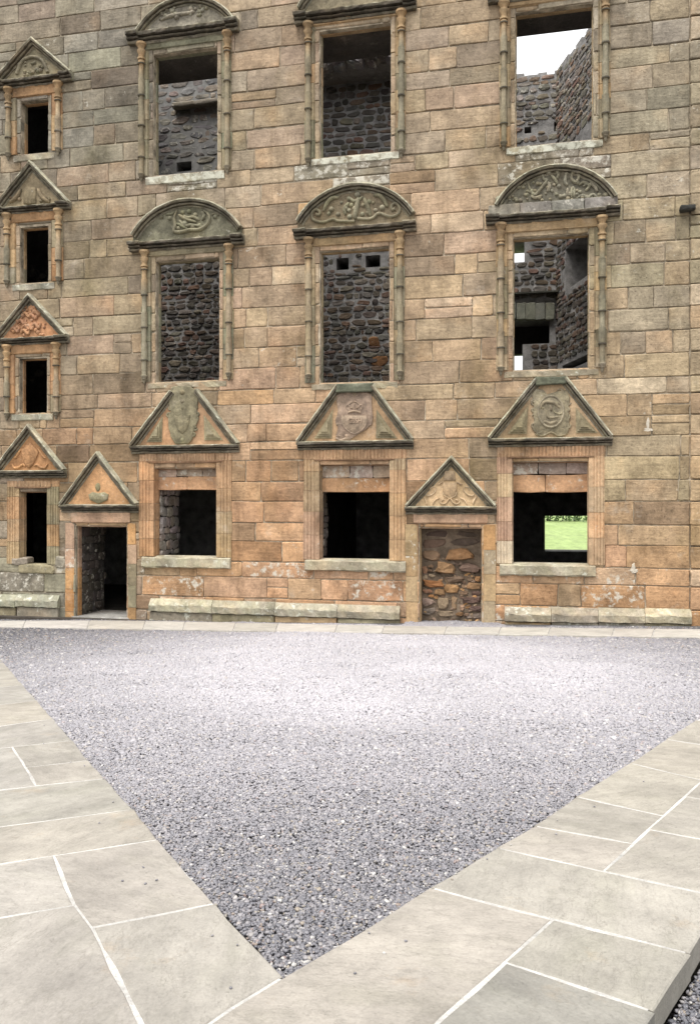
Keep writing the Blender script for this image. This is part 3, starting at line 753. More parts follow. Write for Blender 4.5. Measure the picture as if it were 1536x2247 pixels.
# ground-floor windows
def reeded(w_, reeds, d=.03):
    p = [(0, -.27), (0, -.15), (.012, -.13), (.02, d), (.12, d + .004)]
    o = .135
    step = (w_ - .15) / reeds
    for i in range(reeds):
        p += [(o, d - .012), (o + step * .2, d + .008), (o + step * .7, d + .008), (o + step * .9, d - .012)]; o += step
    return p + [(w_ - .005, d), (w_, d), (w_, -.03), (w_, -.27)]
def ground(key, frame, fl, mo, label, inf, sil, jcols, nflute=30):
    """frame: px l, r of the surround; fl: fluted frieze top/bottom; mo: dark moulding bottom; inf: infill rows; sil: sill bottom"""
    sL, sR, z0, z1 = OPEN[key]; cx = (frame[0] + frame[1]) / 2
    wid = ((sL - S(frame[0], .03)) + (S(frame[1], .03) - sR)) / 2
    zf1, zf0 = Z(cx, fl[0], .03), Z(cx, fl[1], .03)
    H = zf0 - z1
    lp = [(0, -.27), (0, -.15), (.02, -.12), (.05, -.10), (.06, -.05), (H * .7, -.01), (H * .75, .045), (H - .02, .055), (H, .05), (H, -.27)]
    wn = lintel(key[0] == 'D' and 'doorway' or 'window', sL, sR, z1, lp, H + .01, H, [(.25, .155, .095)], label)
    jambs(wn, sL, sR, z0, zf0 - .004, reeded(wid, 3), wid, jcols, cap=0, hs=(.42, .6))
    # fluted frieze: one small upright reed beside the other
    a, b = sL - wid, sR + wid; pts = []; n = nflute
    mb = MB(); mb.cur = jitc((.46, .30, .18), .04, .12); step = (b - a) / n
    lo, hi = [], []
    for i in range(n):
        x = a + i * step
        for t, d in ((.0, .018), (.22, .036), (.62, .036), (.84, .018)):
            dd = d + random.uniform(-.004, .004) - (.015 if random.random() < .06 else 0); lo.append((x + t * step, dd, zf0)); hi.append((x + t * step, dd, zf1))
    lo = [(a, -.03, zf0)] + lo + [(b, .02, zf0), (b, -.03, zf0)]; hi = [(a, -.03, zf1)] + hi + [(b, .02, zf1), (b, -.03, zf1)]
    A, B = mb.ring(lo), mb.ring(hi); mb.bridge(A, B); mb.f.append(tuple(A)); mb.f.append(tuple(B)); fb(mb, 'fluted_frieze', 'dressed', wn)
    if inf:
        zi1, zi0 = Z(cx, inf[0], -.2), Z(cx, inf[1], -.2)
        x = sL - .05
        while x < sR:
            q = min(sR + .05, x + random.uniform(.5, .75)); mb = MB(); mb.cur = jitc((.40, .31, .25), .12, random.uniform(.3, .8))
            mb.block(x + .008, q - .008, zi1 + .006, z1 + .02, -.6, -.22, j=.015); fb(mb, 'infill_stone', 'rubble', wn); x = q
        cut = sL + (sR - sL) * random.uniform(.38, .5)
        for x0, x1 in (((sL - .05, cut), (cut, sR + .05)) if key != 'G2' else ((sL - .05, sR + .05),)):
            mb = MB(); mb.cur = jitc((.50, .30, .17), .06, random.uniform(.25, .5)); mb.block(x0 + .006, x1 - .006, zi0, zi1 - .006, -.6, -.2, j=.012); fb(mb, 'infill_lintel', 'dressed', wn)
    if sil: sill(wn, S(sil[0], .06), S(sil[1], .06), z0 + .02, sil[2] / 92.5, d=.06, col=(.40, .36, .265), al=.4)
    return wn
GJ1 = [((.44, .28, .16), 3), ((.45, .26, .14), 2), (TAN, 2)]; GJ2 = [((.46, .31, .185), 3), ((.44, .32, .20), 3), (PINK, 2), (PALE, .5)]
def trunc_ped(wn, base, apexl, apexr, pan, pcol, lpyr, rpyr, slab=True):
    cxp = (base[0] + base[1]) / 2
    l, r = S(base[0], .1), S(base[1], .1); zt, zb = Z(cxp, base[2], .1), Z(cxp, base[3], .1)
    cornice(wn, l, r, zb, zt - zb, .19)
    a, b = P(*apexl, .1), P(*apexr, .1)
    rake_mould(wn, [(l + .01, zt + .03), a], .95); rake_mould(wn, [b, (r - .01, zt + .03)], .95)
    tymp(wn, [(l + .1, zt - .02), (r - .1, zt - .02), (b[0] - .03, b[1] - .03), (a[0] + .03, a[1] - .03)], pcol)
    if slab:
        mb = MB(); mb.cur = (.16, .17, .12, .15); mb.block(a[0] - .015, b[0] + .015, min(a[1], b[1]) - .14, max(a[1], b[1]) + .02, -.02, .19, ch=.02, j=.012); fb(mb, 'pediment_cap', 'mould', wn)
    for tri in (lpyr, rpyr):
        mb = MB(); q = [P(*t, .06) for t in tri]
        cx, cz = sum(t[0] for t in q) / 3, sum(t[1] for t in q) / 3
        for k in range(4):           # stepped pyramid panel
            f0 = 1 - .21 * k; mb.cur = jitc((.31, .265, .17), .06, .1)
            mb.plate([(cx + (x - cx) * f0, cz + (z - cz) * f0) for x, z in q], .04, .07 + .03 * k)
        fb(mb, 'pyramid_panel', 'dressed', wn)
wn = ground('G1', (305, 507), (996, 1011), 1023, 'left ground-floor window, truncated pediment with a lobed cartouche', (1046, 1075), (313, 506, 27), GJ1)
trunc_ped(wn, (287, 523, 977, 993), (376, 858), (433, 855), 0, (.44, .28, .17), ((322, 970), (356, 970), (358, 912)), ((449, 966), (490, 966), (448, 910)), slab=False)
c = Carve((280, 840), 6.144, col=(.29, .255, .165))
c.plate([(600, 60), (680, 40), (840, 45), (940, 110), (960, 220), (940, 420), (970, 480), (900, 640), (880, 760), (830, 825), (650, 825), (600, 740), (560, 600), (555, 460), (590, 380), (560, 280), (575, 160)], .04, .015)
c.plate([(650, 440), (700, 460), (750, 420), (800, 460), (860, 430), (840, 560), (800, 650), (750, 690), (700, 650), (660, 560)], .06, .01)
for x, y in ((580, 340), (565, 430), (590, 610), (620, 700), (650, 260), (620, 200), (650, 110), (680, 330), (700, 200), (690, 400), (660, 560), (600, 500)):
    for X in (x, 1505 - x):
        c.spiral(X, y, 36, 1.1, random.uniform(0, 6), 15); c.dot(X, y, 18)
c.dot(750, 250, 44); c.dot(750, 130, 50); c.dot(750, 340, 40); c.dot(750, 640, 44); c.dot(750, 770, 44)
c.mirror(c.line, 752, (640, 380), (700, 400), (745, 470), (740, 560), r=16); c.mirror(c.line, 752, (660, 640), (710, 620), (750, 660), r=16)
c.done(wn, 'cartouche')
wn = ground('G2', (671, 896), (986, 1007), 1020, 'middle ground-floor window, truncated pediment with a crowned and lettered shield', (1049, 1079), (670, 890, 26), GJ2)
trunc_ped(wn, (652, 906, 968, 985), (740, 846), (818, 846), 0, (.45, .30, .18), ((690, 962), (728, 962), (731, 898)), ((825, 962), (872, 962), (826, 898)))
PK = (.40, .30, .22)
c = Carve((640, 840), 5.486, col=PK)
c.plate([(540, 210), (575, 130), (640, 105), (900, 105), (965, 140), (965, 260), (978, 400), (970, 490), (900, 560), (770, 640), (700, 690), (580, 695), (535, 640), (560, 540), (530, 480), (560, 330)], .03, .012)
c.line([(545, 170), (600, 140), (690, 125), (760, 165), (830, 125), (930, 140), (960, 180)], 16)
c.line([(575, 400), (930, 400)], 9, False); c.line([(920, 400), (985, 405)], 8)
c.line([(545, 200), (560, 280), (590, 330), (555, 400), (540, 470), (575, 540)], 14); c.line([(960, 190), (945, 260), (965, 330)], 14)
c.line([(530, 660), (590, 690), (650, 670), (740, 660)], 16); c.dot(575, 640, 26); c.dot(660, 640, 30); c.dot(945, 500, 22); c.dot(560, 500, 26); c.dot(760, 140, 34)
c.done(wn, 'cartouche')
c = Carve((640, 840), 5.486, d=.095, col=PK)
c.plate([(595, 395), (905, 395), (905, 470), (870, 540), (830, 580), (765, 612), (690, 575), (630, 530), (600, 460)], .02, .01)
c.line([(600, 410), (605, 470), (640, 540), (700, 590), (765, 612), (835, 575), (880, 530), (905, 460), (905, 410)], 9, False)
c.done(wn, 'shield')
c = Carve((640, 840), 5.486, d=.085, col=PK)
c.line([(680, 360), (750, 340), (830, 360)], 13, False); c.line([(685, 350), (660, 280), (690, 270), (710, 310)], 10); c.line([(825, 350), (850, 280), (825, 265), (800, 310)], 10)
c.line([(690, 265), (750, 225), (820, 265)], 9, False); c.line([(755, 235), (755, 330)], 10); c.dot(755, 225, 16); c.dot(722, 300, 18); c.dot(788, 300, 18)
c.done(wn, 'crown')
fc = bpy.data.curves.new('lettering', 'FONT'); fc.body = 'GSSH'; fc.size = .155; fc.extrude = .012; fc.bevel_depth = .003; fc.align_x = 'CENTER'; fc.resolution_u = 3
fo = bpy.data.objects.new('lettering', fc); COL.objects.link(fo)
bpy.context.view_layer.update(); dg = bpy.context.evaluated_depsgraph_get()
tm = bpy.data.meshes.new_from_object(fo.evaluated_get(dg)); bpy.data.objects.remove(fo)
tx, tz = P(640 + 765 / 5.486, 840 + 482 / 5.486, .1)
mb = MB(); mb.cur = (*PK, .1); mb.v = [(tx + v.co.x * .92, .118 + v.co.z, tz + v.co.y) for v in tm.vertices]; mb.c = [mb.cur] * len(mb.v); mb.f = [tuple(p.vertices) for p in tm.polygons]
fb(mb, 'lettering', 'carve', wn)
wn = ground('G3', (1091, 1326), (979, 1001), 1017, 'right ground-floor window with green lawn showing through, oval beast shield in its pediment', (1041, 1080), (1096, 1306, 26), GJ2)
trunc_ped(wn, (1071, 1343, 961, 978), (1175, 832), (1241, 828), 0, (.42, .30, .19), ((1113, 952), (1155, 952), (1159, 888)), ((1263, 950), (1311, 950), (1262, 893)))
c = Carve((1060, 820), 5.297, col=(.33, .28, .19))
c.plate([(560, 240), (620, 170), (700, 190), (740, 240), (840, 210), (960, 190), (1005, 280), (990, 420), (1000, 600), (980, 690), (880, 725), (790, 690), (640, 730), (570, 650), (590, 540), (580, 430), (590, 330)], .03, .012)
for sg in (-1, 1):
    for x, y in ((190, 600), (140, 660), (195, 420), (180, 500), (160, 260), (110, 215), (195, 330), (90, 690)):
        c.spiral(785 + sg * x, y, 40, 1.1, random.uniform(0, 6), 13); c.dot(785 + sg * x, y, 16)
c.line([(600, 700), (690, 720), (785, 680), (880, 720), (980, 690)], 14)
c.done(wn, 'cartouche')
c = Carve((1060, 820), 5.297, d=.09, col=(.33, .28, .19))
c.plate([(785 + 150 * math.cos(t * math.pi / 10), 440 + (175 if math.sin(t * math.pi / 10) < 0 else 190) * math.sin(t * math.pi / 10)) for t in range(20)], .015, .01)
c.line([(785 + 146 * math.cos(t * math.pi / 12), 440 + 180 * math.sin(t * math.pi / 12)) for t in range(25)], 12, False)
c.line([(660, 410), (700, 340), (770, 330), (840, 350), (890, 400)], 20); c.line([(730, 350), (740, 430), (760, 510), (880, 500)], 17); c.line([(780, 360), (790, 440)], 15); c.line([(830, 370), (820, 440), (890, 470), (920, 440)], 12)
c.line([(700, 550), (780, 575), (860, 550)], 18); c.dot(850, 345, 24); c.dot(690, 400, 20); c.dot(880, 350, 16)
c.done(wn, 'shield')
# lowest stair window
wn = ground('S4', (14, 128), (1055, 1068), 1081, 'lowest narrow stair window, orange pediment with a plain shield, beside the open doorway', None, None, JCO, 14)
l, r = S(-12, .1), S(143, .1); zt, zb = Z(67, 1033, .1), Z(67, 1048, .1); za = P(67, 934, .1)[1]
cornice(wn, l, r, zb, zt - zb, .19); rake_mould(wn, [(l + .02, zt + .02), ((l + r) / 2, za), (r - .02, zt + .02)], .95)
tymp(wn, [(l + .1, zt - .01), (r - .1, zt - .01), ((l + r) / 2, za - .1)], (.47, .25, .12))
c = Carve((0, 620), 5.106, col=(.48, .26, .125))
c.plate([(340, 1790), (400, 1850), (440, 1900), (410, 1980), (370, 2050), (330, 2080), (290, 2040), (250, 1940), (250, 1870), (290, 1840)], .03, .012)
c.mirror(c.line, 340, (140, 2030), (170, 2075), (220, 2070), (260, 2040), (290, 2060), r=15); c.mirror(c.line, 340, (160, 1970), (190, 1950), (220, 1900), (250, 1860), r=14)
c.done(wn)
for x0, x1, y0, y1, col in ((24, 58, 1224, 1241, GREY), (120, 143, 1222, 1246, GREY), (40, 118, 1240, 1258, OLIVE)):
    mb = MB(); mb.cur = jitc(col, .1, .3); q0 = P(x0, y1, .05); q1 = P(x1, y0, .05); mb.block(q0[0], q1[0], q0[1], q1[1], -.26, .05, ch=.03, j=.025); fb(mb, 'sill_stone', 'rubble', wn)

# doorways
def door(key, ped, base, lint, outer, label, jc, jal):
    sL, sR, z0, z1 = OPEN[key]; cx = (base[0] + base[1]) / 2
    zl = Z(cx, lint, .03); H = zl - z1
    l, r = S(base[0], .1), S(base[1], .1); zt, zb = Z(cx, base[2], .1), Z(cx, base[3], .1)
    lp = [(0, -.27), (0, -.12), (.02, -.10), (.04, -.04), (H * .85, -.02), (H, .03), (H + .02, .045), (zb - z1, .04), (zb - z1, -.27)]
    wn = lintel('doorway', sL, sR, z1, lp, H, H + .02, [(.45, .30, .20)], label)
    wid = ((sL - S(outer[0], .03)) + (S(outer[1], .03) - sR)) / 2
    jambs(wn, sL, sR, z0, z1, [(0, -.27), (0, -.13), (.05, -.04), (.055, .01), (.10, .03), (wid, .035), (wid, -.03), (wid, -.27)], wid, jc, cap=.1, hs=(.38, .62), al=jal)
    cornice(wn, l, r, zb, zt - zb, .19)
    a = P(*ped, .1); rake_mould(wn, [(l + .02, zt + .03), a, (r - .02, zt + .03)], .9)
    return wn, l, r, zt, a
wn, l, r, zt, a = door('D1', (215, 994), (133, 302, 1108, 1124), 1147, (146, 301), 'open black doorway at the left, orange pediment with a small bevelled shield', [(ORANGE, 3), (OCHRE, 2), (PINK, 1), (OLIVE, 1)], .3)
tymp(wn, [(l + .1, zt - .01), (r - .1, zt - .01), (a[0], a[1] - .1)], (.47, .28, .145))
c = Carve((130, 980), 5.617, col=(.31, .28, .17))
c.plate([(370, 590), (420, 560), (490, 575), (560, 560), (615, 590), (600, 660), (490, 705), (385, 655)], .045, .02); c.dot(490, 610, 34, .5); c.dot(480, 500, 40, .3, 60); c.done(wn, 'shield')
mb = MB(); mb.cur = (.3, .29, .27, .3); mb.block(OPEN['D1'][0] - .1, OPEN['D1'][1] + .1, -1.75, wall_gz(S(230)) + .03, -1.3, .05); fb(mb, 'threshold', 'plinth', wn)
wn, l, r, zt, a = door('D2', (990, 1003), (889, 1088, 1112, 1128), 1148, (893, 1090), 'doorway walled up with rough rubble, between the middle and right ground-floor windows', [(TAN, 3), (BEIGE, 2), (OCHRE, 1)], .2)
tymp(wn, [(l + .1, zt - .01), (r - .1, zt - .01), (a[0], a[1] - .1)], (.53, .385, .23))
c = Carve((880, 990), 6.98, d=.065, col=(.56, .42, .27))
c.plate([(640, 480), (850, 480), (850, 600), (830, 670), (745, 725), (660, 670), (640, 600)], .022, .012); c.plate([(665, 300), (820, 300), (835, 450), (650, 450)], .012, .01)
for pts in ([(560, 510), (590, 500), (640, 470)], [(540, 560), (520, 620), (460, 670), (390, 680), (380, 650)], [(440, 610), (460, 560), (520, 550)], [(340, 700), (380, 760), (390, 815)], [(480, 815), (520, 750), (590, 715)], [(590, 740), (600, 790), (650, 810), (700, 780), (740, 720), (800, 690)], [(620, 770), (640, 740), (660, 760)], [(640, 620), (660, 680), (740, 720)]):
    c.mirror(c.line, 745, *pts, r=12)
c.done(wn)
sL, sR, z0, z1 = OPEN['D2']
mb = MB((.30, .23, .155, .1))
for i in range(90):
    a_, b_ = random.uniform(sL, sR), random.uniform(wall_gz(S(990)) - .05, z1 - .6); m2 = MB(); m2.cur = jitc(random.choice([BROWN, (.2, .14, .1), OCHRE, (.24, .18, .13)]), .2, .1); m2.lump(a_, b_, random.uniform(.08, .18), random.uniform(.05, .1), -.5, random.uniform(-.395, -.36), .3, 7, random.uniform(-.5, .5)); fb(m2, 'packing_stone', 'rubble', wn)
mb.box(sL - .05, sR + .05, -1.0, -.40, z0, z1 + .1); fb(mb, 'rubble_bed', 'infill', wn)
D2R = [(250, 550, 540, 700, BROWN, -.3), (600, 1040, 500, 700, (.33, .2, .1), -.16), (250, 640, 360, 500, (.2, .14, .1), -.38), (660, 1150, 350, 490, (.17, .13, .1), -.38), (250, 700, 230, 340, (.13, .1, .08), -.4), (720, 1150, 240, 340, (.12, .1, .08), -.4), (435, 800, 710, 905, (.36, .235, .125), -.2), (830, 1150, 740, 900, (.25, .18, .13), -.26), (245, 330, 780, 900, (.32, .2, .12), -.34), (335, 420, 760, 810, BROWN, -.36), (335, 410, 830, 880, BROWN, -.36), (245, 330, 920, 1010, BEIGE, -.38), (340, 450, 900, 960, BEIGE, -.37), (600, 880, 930, 1030, (.33, .235, .15), -.28), (910, 1030, 930, 1020, BROWN, -.36), (1050, 1160, 930, 1040, OCHRE, -.34), (260, 580, 1010, 1110, ORANGE, -.3), (590, 830, 1060, 1200, OCHRE, -.28), (850, 900, 1060, 1130, BROWN, -.36), (910, 1160, 1040, 1140, (.43, .27, .14), -.32), (430, 610, 1130, 1230, (.42, .27, .14), -.3), (250, 400, 1140, 1210, (.38, .22, .13), -.34), (820, 950, 1170, 1230, BROWN, -.36), (1000, 1160, 1160, 1240, (.22, .15, .12), -.36), (840, 1180, 1260, 1350, (.2, .135, .11), -.34), (340, 440, 1220, 1270, ORANGE, -.36), (215, 430, 1280, 1390, (.45, .36, .28), -.33), (475, 660, 1265, 1440, (.34, .26, .17), -.31), (690, 790, 1240, 1460, (.42, .3, .18), -.36), (825, 900, 1380, 1470, (.36, .25, .16), -.36), (950, 1190, 1390, 1480, (.24, .17, .14), -.35), (760, 890, 1490, 1560, OCHRE, -.36), (220, 450, 1420, 1540, GREY, -.36), (470, 740, 1470, 1560, BEIGE, -.37), (930, 1190, 1510, 1590, GREY, -.37)]
for x0, x1, y0, y1, col, d in D2R:
    p0 = F.p(890 + x0 / 6.98, 1130 + y1 / 6.98, -.35); p1 = F.p(890 + x1 / 6.98, 1130 + y0 / 6.98, -.35)
    mb = MB(); mb.cur = jitc((col[0] * .74, col[1] * .70, col[2] * .72), .1, .1); mb.lump((p0[0] + p1[0]) / 2, (p0[1] + p1[1]) / 2, (p1[0] - p0[0]) * 1.08, (p1[1] - p0[1]) * 1.08, -.5, -.37 + (d + .37) * .6, .3, 8, random.uniform(-.12, .12)); fb(mb, 'rubble_stone', 'rubble', wn)
mb = MB((.02, .02, .02)); q = P(1027, 1158, .03); mb.tube([(q[0], q[1] + .1), (q[0] - .01, q[1] + .04), (q[0] + .02, q[1])], .012, .05); fb(mb, 'iron_hook', 'iron', wn)

# plinth and odd pieces
def plinth(pxl, pxr, yt_l, yt_r, col, n):
    xs = np.linspace(pxl, pxr, n + 1)
    for x0, x1 in zip(xs[:-1], xs[1:]):
        t = ((x0 + x1) / 2 - pxl) / (pxr - pxl); yt = yt_l + (yt_r - yt_l) * t
        a, b = S(x0, .15), S(x1, .15); z = Z((x0 + x1) / 2, yt, .02); h = 30 / 92.5
        mb = MB(); cc = (*jitc(col, .1)[:3], random.uniform(.2, .5))
        pr = [(.0, -.05), (.0, .015), (-.14, .13), (-.16, .145), (-h * .94, .14), (-h, .10), (-h, -.05)]
        sweep_col(mb, [(a + .004, z), (b - .004, z)], pr, [cc] * 7, sub=.13, j=.014); fb(mb, 'plinth_stone', 'plinth')
        mb = MB(); mb.cur = jitc(pick([(OLIVE, 2), (GREY, 1), (TAN, 1)]), .1, random.uniform(.2, .6)); mb.block(a + .01, b - .01, z - h - .42, z - h - .006, -.05, .095, ch=.015, j=.012); fb(mb, 'plinth_base_stone', 'plinth')
plinth(326, 876, 1312, 1330, (.40, .355, .26), 4); plinth(1106, 1518, 1332, 1336, (.40, .35, .26), 4); plinth(-60, 126, 1303, 1305, (.31, .30, .225), 2)
mb = MB((.05, .05, .045, .1)); q0, q1 = P(1491, 464, .1), P(1524, 451, .1); mb.block(q0[0], q1[0], q0[1], q1[1], -.05, .22, ch=.02, j=.01); fb(mb, 'drip_stone', 'mould')
for x, y, w_, h_ in ((1421, 930, 8, 30), (1422, 943, 22, 9), (1389, 1245, 9, 18), (1391, 1253, 18, 9)):
    q = P(x, y, .02); mb = MB((.7, .68, .63, .5)); mb.lump(q[0], q[1], w_ / 92.5, h_ / 92.5, 0, .019, .35, 11); fb(mb, 'mortar_patch', 'limepatch')
# rough reveals seen inside the ground openings
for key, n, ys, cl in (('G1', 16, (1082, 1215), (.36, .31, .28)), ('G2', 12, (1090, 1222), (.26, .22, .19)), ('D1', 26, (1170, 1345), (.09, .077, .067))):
    sL = OPEN[key][0]; zz0, zz1 = OPEN[key][2], OPEN[key][3]
    if key == 'D1': zz0 = -1.75
    z = zz0; mb_all = []
    while z < zz1 - .5 * (key != 'D1'):
        h = random.uniform(.12, .28); d = -.28
        while d > WT + .05:
            L = random.uniform(.16, .45); d2 = max(WT, d - L)
            mb = MB(); mb.cur = jitc(cl, .2, random.uniform(.2, .6))
            # a stone on the reveal: built sideways, bulging into the opening
            n0 = len(mb.v); mb.lump((d + d2) / 2, z + h / 2, (d - d2) * 1.08, h * 1.1, 0, random.uniform(.02, .09), .2, 8, random.uniform(-.2, .2))
            mb.v = [(sL - .03 + b - (.2 if key == 'G2' else 0), a, c_) for a, b, c_ in mb.v]
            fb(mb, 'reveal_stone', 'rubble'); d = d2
        z += h

# ------------------------------------------------------------------ behind the front: rear wall, cross wall, floors
RD = -8.0
Rr = F.off(RD)
def RS(px, d=0): return Rr.S(px, d)
def RZ(px, py, d=0): return Rr.Z(px, py, d)
rear = thing('rear_wall', 'dark rubble rear wall of the roofless palace range, seen through the empty windows', 'wall', Rr.world(0, 0, -1.5), F.a)
def rect_r(l, r, t, b): return (RS(l), RS(r), RZ((l + r) / 2, b), RZ((l + r) / 2, t))
RO = {'slit_top': rect_r(1100, 1150, 531, 576), 'slit_low': rect_r(1095, 1146, 755, 822), 'lawn_view': rect_r(1195, 1294, 1132, 1211),
      'fireplace': rect_r(1060, 1205, 700, 756), 'doorway': rect_r(1236, 1310, 505, 622), 'put_a': rect_r(738, 765, 566, 592), 'put_b': rect_r(802, 834, 560, 586),
      'put_c': rect_r(1150, 1165, 278, 292), 'put_d': rect_r(1215, 1236, 266, 287), 'low_hole': rect_r(388, 420, 354, 374)}
rtop = RZ(1165, 160); rhigh = rtop + 3.6
steps = [(1100, 0), (1128, .02), (1150, -.06), (1180, -.02), (1200, -.1), (1216, .0), (1240, .1)]
cs = sorted({RS(-700), RS(2300), RS(1080)} | {RS(a) for a, _ in steps} | {v for o in RO.values() for v in o[:2]})
cz = sorted({-2.4, rtop - .1, rtop - .06, rtop - .02, rtop, rtop + .1, rhigh, rtop + .02} | {v for o in RO.values() for v in o[2:]})
def rsolid(a, z):
    for s0, s1, z0, z1 in RO.values():
        if s0 < a < s1 and z0 < z < z1: return False
    t = rhigh
    if a > RS(1080):
        t = rtop
        for p, h in steps:
            if a > RS(p): t = rtop + h
    return z < t
mb = MB((.15, .14, .13, 0)); mb.grid(cs, cz, rsolid, -1.3, -.012); mb.build('mortar_core', M['wallmortar'], rear, (0, 0, -1.5), Rr)
for key in ('fireplace', 'doorway', 'put_a', 'put_b', 'put_c', 'put_d', 'low_hole'):
    s0, s1, z0, z1 = RO[key]; mb = MB((.02, .02, .02, 0)); mb.box(s0 - .1, s1 + .1, -1.6, -1.31, z0 - .1, z1 + .1); mb.build('niche_shade_back', M['dark'], rear, (0, 0, -1.5), Rr)
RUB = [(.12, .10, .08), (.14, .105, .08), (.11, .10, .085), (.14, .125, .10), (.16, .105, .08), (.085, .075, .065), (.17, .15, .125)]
POOL = {}
def rubble(fr, par, org, reg, hs, ws, name='rubble_stone', holes=(), cols=RUB, top=None, d1=(.0, .04), bright=1.0, mt='rubble', al=.25):
    s0, s1, z0, z1 = reg; z = z0; n = 0
    while z < z1:
        h = random.uniform(*hs); a = s0 - random.uniform(0, .3)
        while a < s1:
            w_ = random.uniform(*ws) * (1.0 if random.random() < .8 else .55); b = a + w_
            hh = h * random.uniform(.75, 1.05); c = z + hh / 2 + random.uniform(-.02, .02)
            ok = not any(q[0] - .02 < b and q[1] + .02 > a and q[2] < c + hh * .45 and q[3] > c - hh * .45 for q in holes)
            if ok and (top is None or c + hh * .4 < top((a + b) / 2)):
                mb = MB(); cc = random.choice(cols); mb.cur = jitc(tuple(x * bright for x in cc), .2, random.uniform(0, al))
                mb.lump((a + b) / 2, c, w_ * random.uniform(.94, 1.04), hh * 1.0, -.06, random.uniform(*d1), .2, 8, random.uniform(-.12, .12))
                POOL.setdefault(par.name, []).append((w_ * hh, mb, name, mt, par, org, fr)); n += 1
            a = b
        z += h
    return n
RH = list(RO.values())
nn = 0
nn += rubble(Rr, rear, (0, 0, -1.5), rect_r(350, 486, 572, 838), (.11, .25), (.2, .55), holes=RH)
nn += rubble(Rr, rear, (0, 0, -1.5), rect_r(706, 858, 552, 840), (.11, .25), (.2, .55), holes=RH)
nn += rubble(Rr, rear, (0, 0, -1.5), rect_r(1126, 1236, 528, 655), (.11, .25), (.2, .55), holes=RH)
nn += rubble(Rr, rear, (0, 0, -1.5), rect_r(1126, 1240, 755, 815), (.12, .27), (.22, .6), holes=RH)
nn += rubble(Rr, rear, (0, 0, -1.5), rect_r(706, 860, 185, 345), (.13, .28), (.22, .6), holes=RH)
nn += rubble(Rr, rear, (0, 0, -1.5), rect_r(1128, 1228, 160, 312), (.11, .25), (.2, .55), holes=RH, top=lambda a: rtop - .05, bright=1.6, al=.5)
nn += rubble(Rr, rear, (0, 0, -1.5), rect_r(58, 114, 232, 342), (.12, .27), (.22, .6), holes=RH)
for x0, y0, x1, y1 in ((806, 738, 834, 764), (812, 778, 852, 806)):
    q0, q1 = Rr.p(x0, y1), Rr.p(x1, y0); mb = MB(); mb.cur = (.22, .11, .05, .05); mb.lump((q0[0] + q1[0]) / 2, (q0[1] + q1[1]) / 2, q1[0] - q0[0], q1[1] - q0[1], -.06, .03, .2, 8); mb.build('orange_stone', M['rubble'], rear, (0, 0, -1.5), Rr)
# fireplace arch of upright voussoirs, a ledge, the broken vault over the middle room, the plastered wall and its shelf
for i in range(7):
    x0 = 1070 + i * 21; q0 = Rr.p(x0, 700, .1); q1 = Rr.p(x0 + 20, 664, .1)
    mb = MB(); mb.cur = jitc((.17, .175, .14), .1, .2); mb.block(q0[0], q1[0], q0[1] - .03, q1[1], -.1, .14, ch=.02, j=.015); mb.build('voussoir', M['rubble'], rear, (0, 0, -1.5), Rr)
mb = MB((.12, .12, .10, .3)); q0, q1 = Rr.p(1050, 655, .1), Rr.p(1300, 636, .1); mb.block(q0[0], q1[0], q0[1] + .1, q1[1] - .02, -.1, .22, ch=.03, j=.03); mb.build('ledge', M['rubble'], rear, (0, 0, -1.5), Rr)
sa, sb = RS(600, 1.6), RS(960, 1.6); za, zb = RZ(780, 128, 1.6), RZ(780, 104, 1.6)
mb = MB((.26, .24, .22, .3))
mb.box(sa, sb, -.05, 1.35, za + .06, zb - .06)
for i in range(150):
    a_ = random.uniform(sa, sb); c_ = random.uniform(za - .06, zb + .08); w_ = random.uniform(.2, .55); mb.cur = jitc((.23, .21, .195), .25, random.uniform(.1, .7)); mb.lump(a_, c_, w_, w_ * random.uniform(.35, .7), 1.1, random.uniform(1.4, 1.75), .25, 8, random.uniform(-.3, .3))
mb.build('broken_vault', M['rubble'], rear, (0, 0, -1.5), Rr)

# plastered partition with a shelf behind the left windows (top floor)
Pf = F.off(-4.2)
po = (0, 0, Pf.Z(410, 470))
part = thing('plastered_wall', 'grey plastered inner wall with a stone shelf, seen through the left top-row window', 'wall', Pf.world(*po), F.a)
def pr_(l, r, t, b): return (Pf.S(l), Pf.S(r), Pf.Z((l + r) / 2, b), Pf.Z((l + r) / 2, t))
hole = pr_(388, 421, 355, 376)
x = pr_(250, 585, 20, 470)
mb = MB((.2, .2, .19, 0)); mb.grid(sorted({x[0], x[1], hole[0], hole[1]}), sorted({x[2], x[3], hole[2], hole[3]}), lambda a, z: not (hole[0] < a < hole[1] and hole[2] < z < hole[3]), -.5, 0)
mb.build('wall_face', M['plaster'], part, po, Pf)
mb = MB((.02,) * 3); mb.box(hole[0] - .1, hole[1] + .1, -.8, -.51, hole[2] - .1, hole[3] + .1); mb.build('niche_shade_back', M['dark'], part, po, Pf)
q = pr_(384, 585, 222, 231); mb = MB((.27, .235, .19, .2))
for i in range(4):
    x0 = q[0] + (q[1] - q[0]) * i / 4; mb.cur = jitc((.27, .235, .19), .1, .2); mb.block(x0 + .004, x0 + (q[1] - q[0]) / 4 - .004, q[2], q[3], -.05, .24, ch=.02, j=.015)
mb.build('shelf', M['rubble'], part, po, Pf)
PCOL = [(.25, .225, .20), (.22, .205, .19), (.27, .235, .20), (.20, .19, .18), (.26, .21, .175)]
rubble(Pf, part, po, pr_(335, 500, 236, 380), (.14, .30), (.25, .7), 'wall_stone', [hole], PCOL, d1=(.004, .03), al=.8)
rubble(Pf, part, po, pr_(335, 500, 160, 221), (.16, .32), (.3, .8), 'wall_stone', [hole], PCOL, d1=(.004, .03), al=.5)

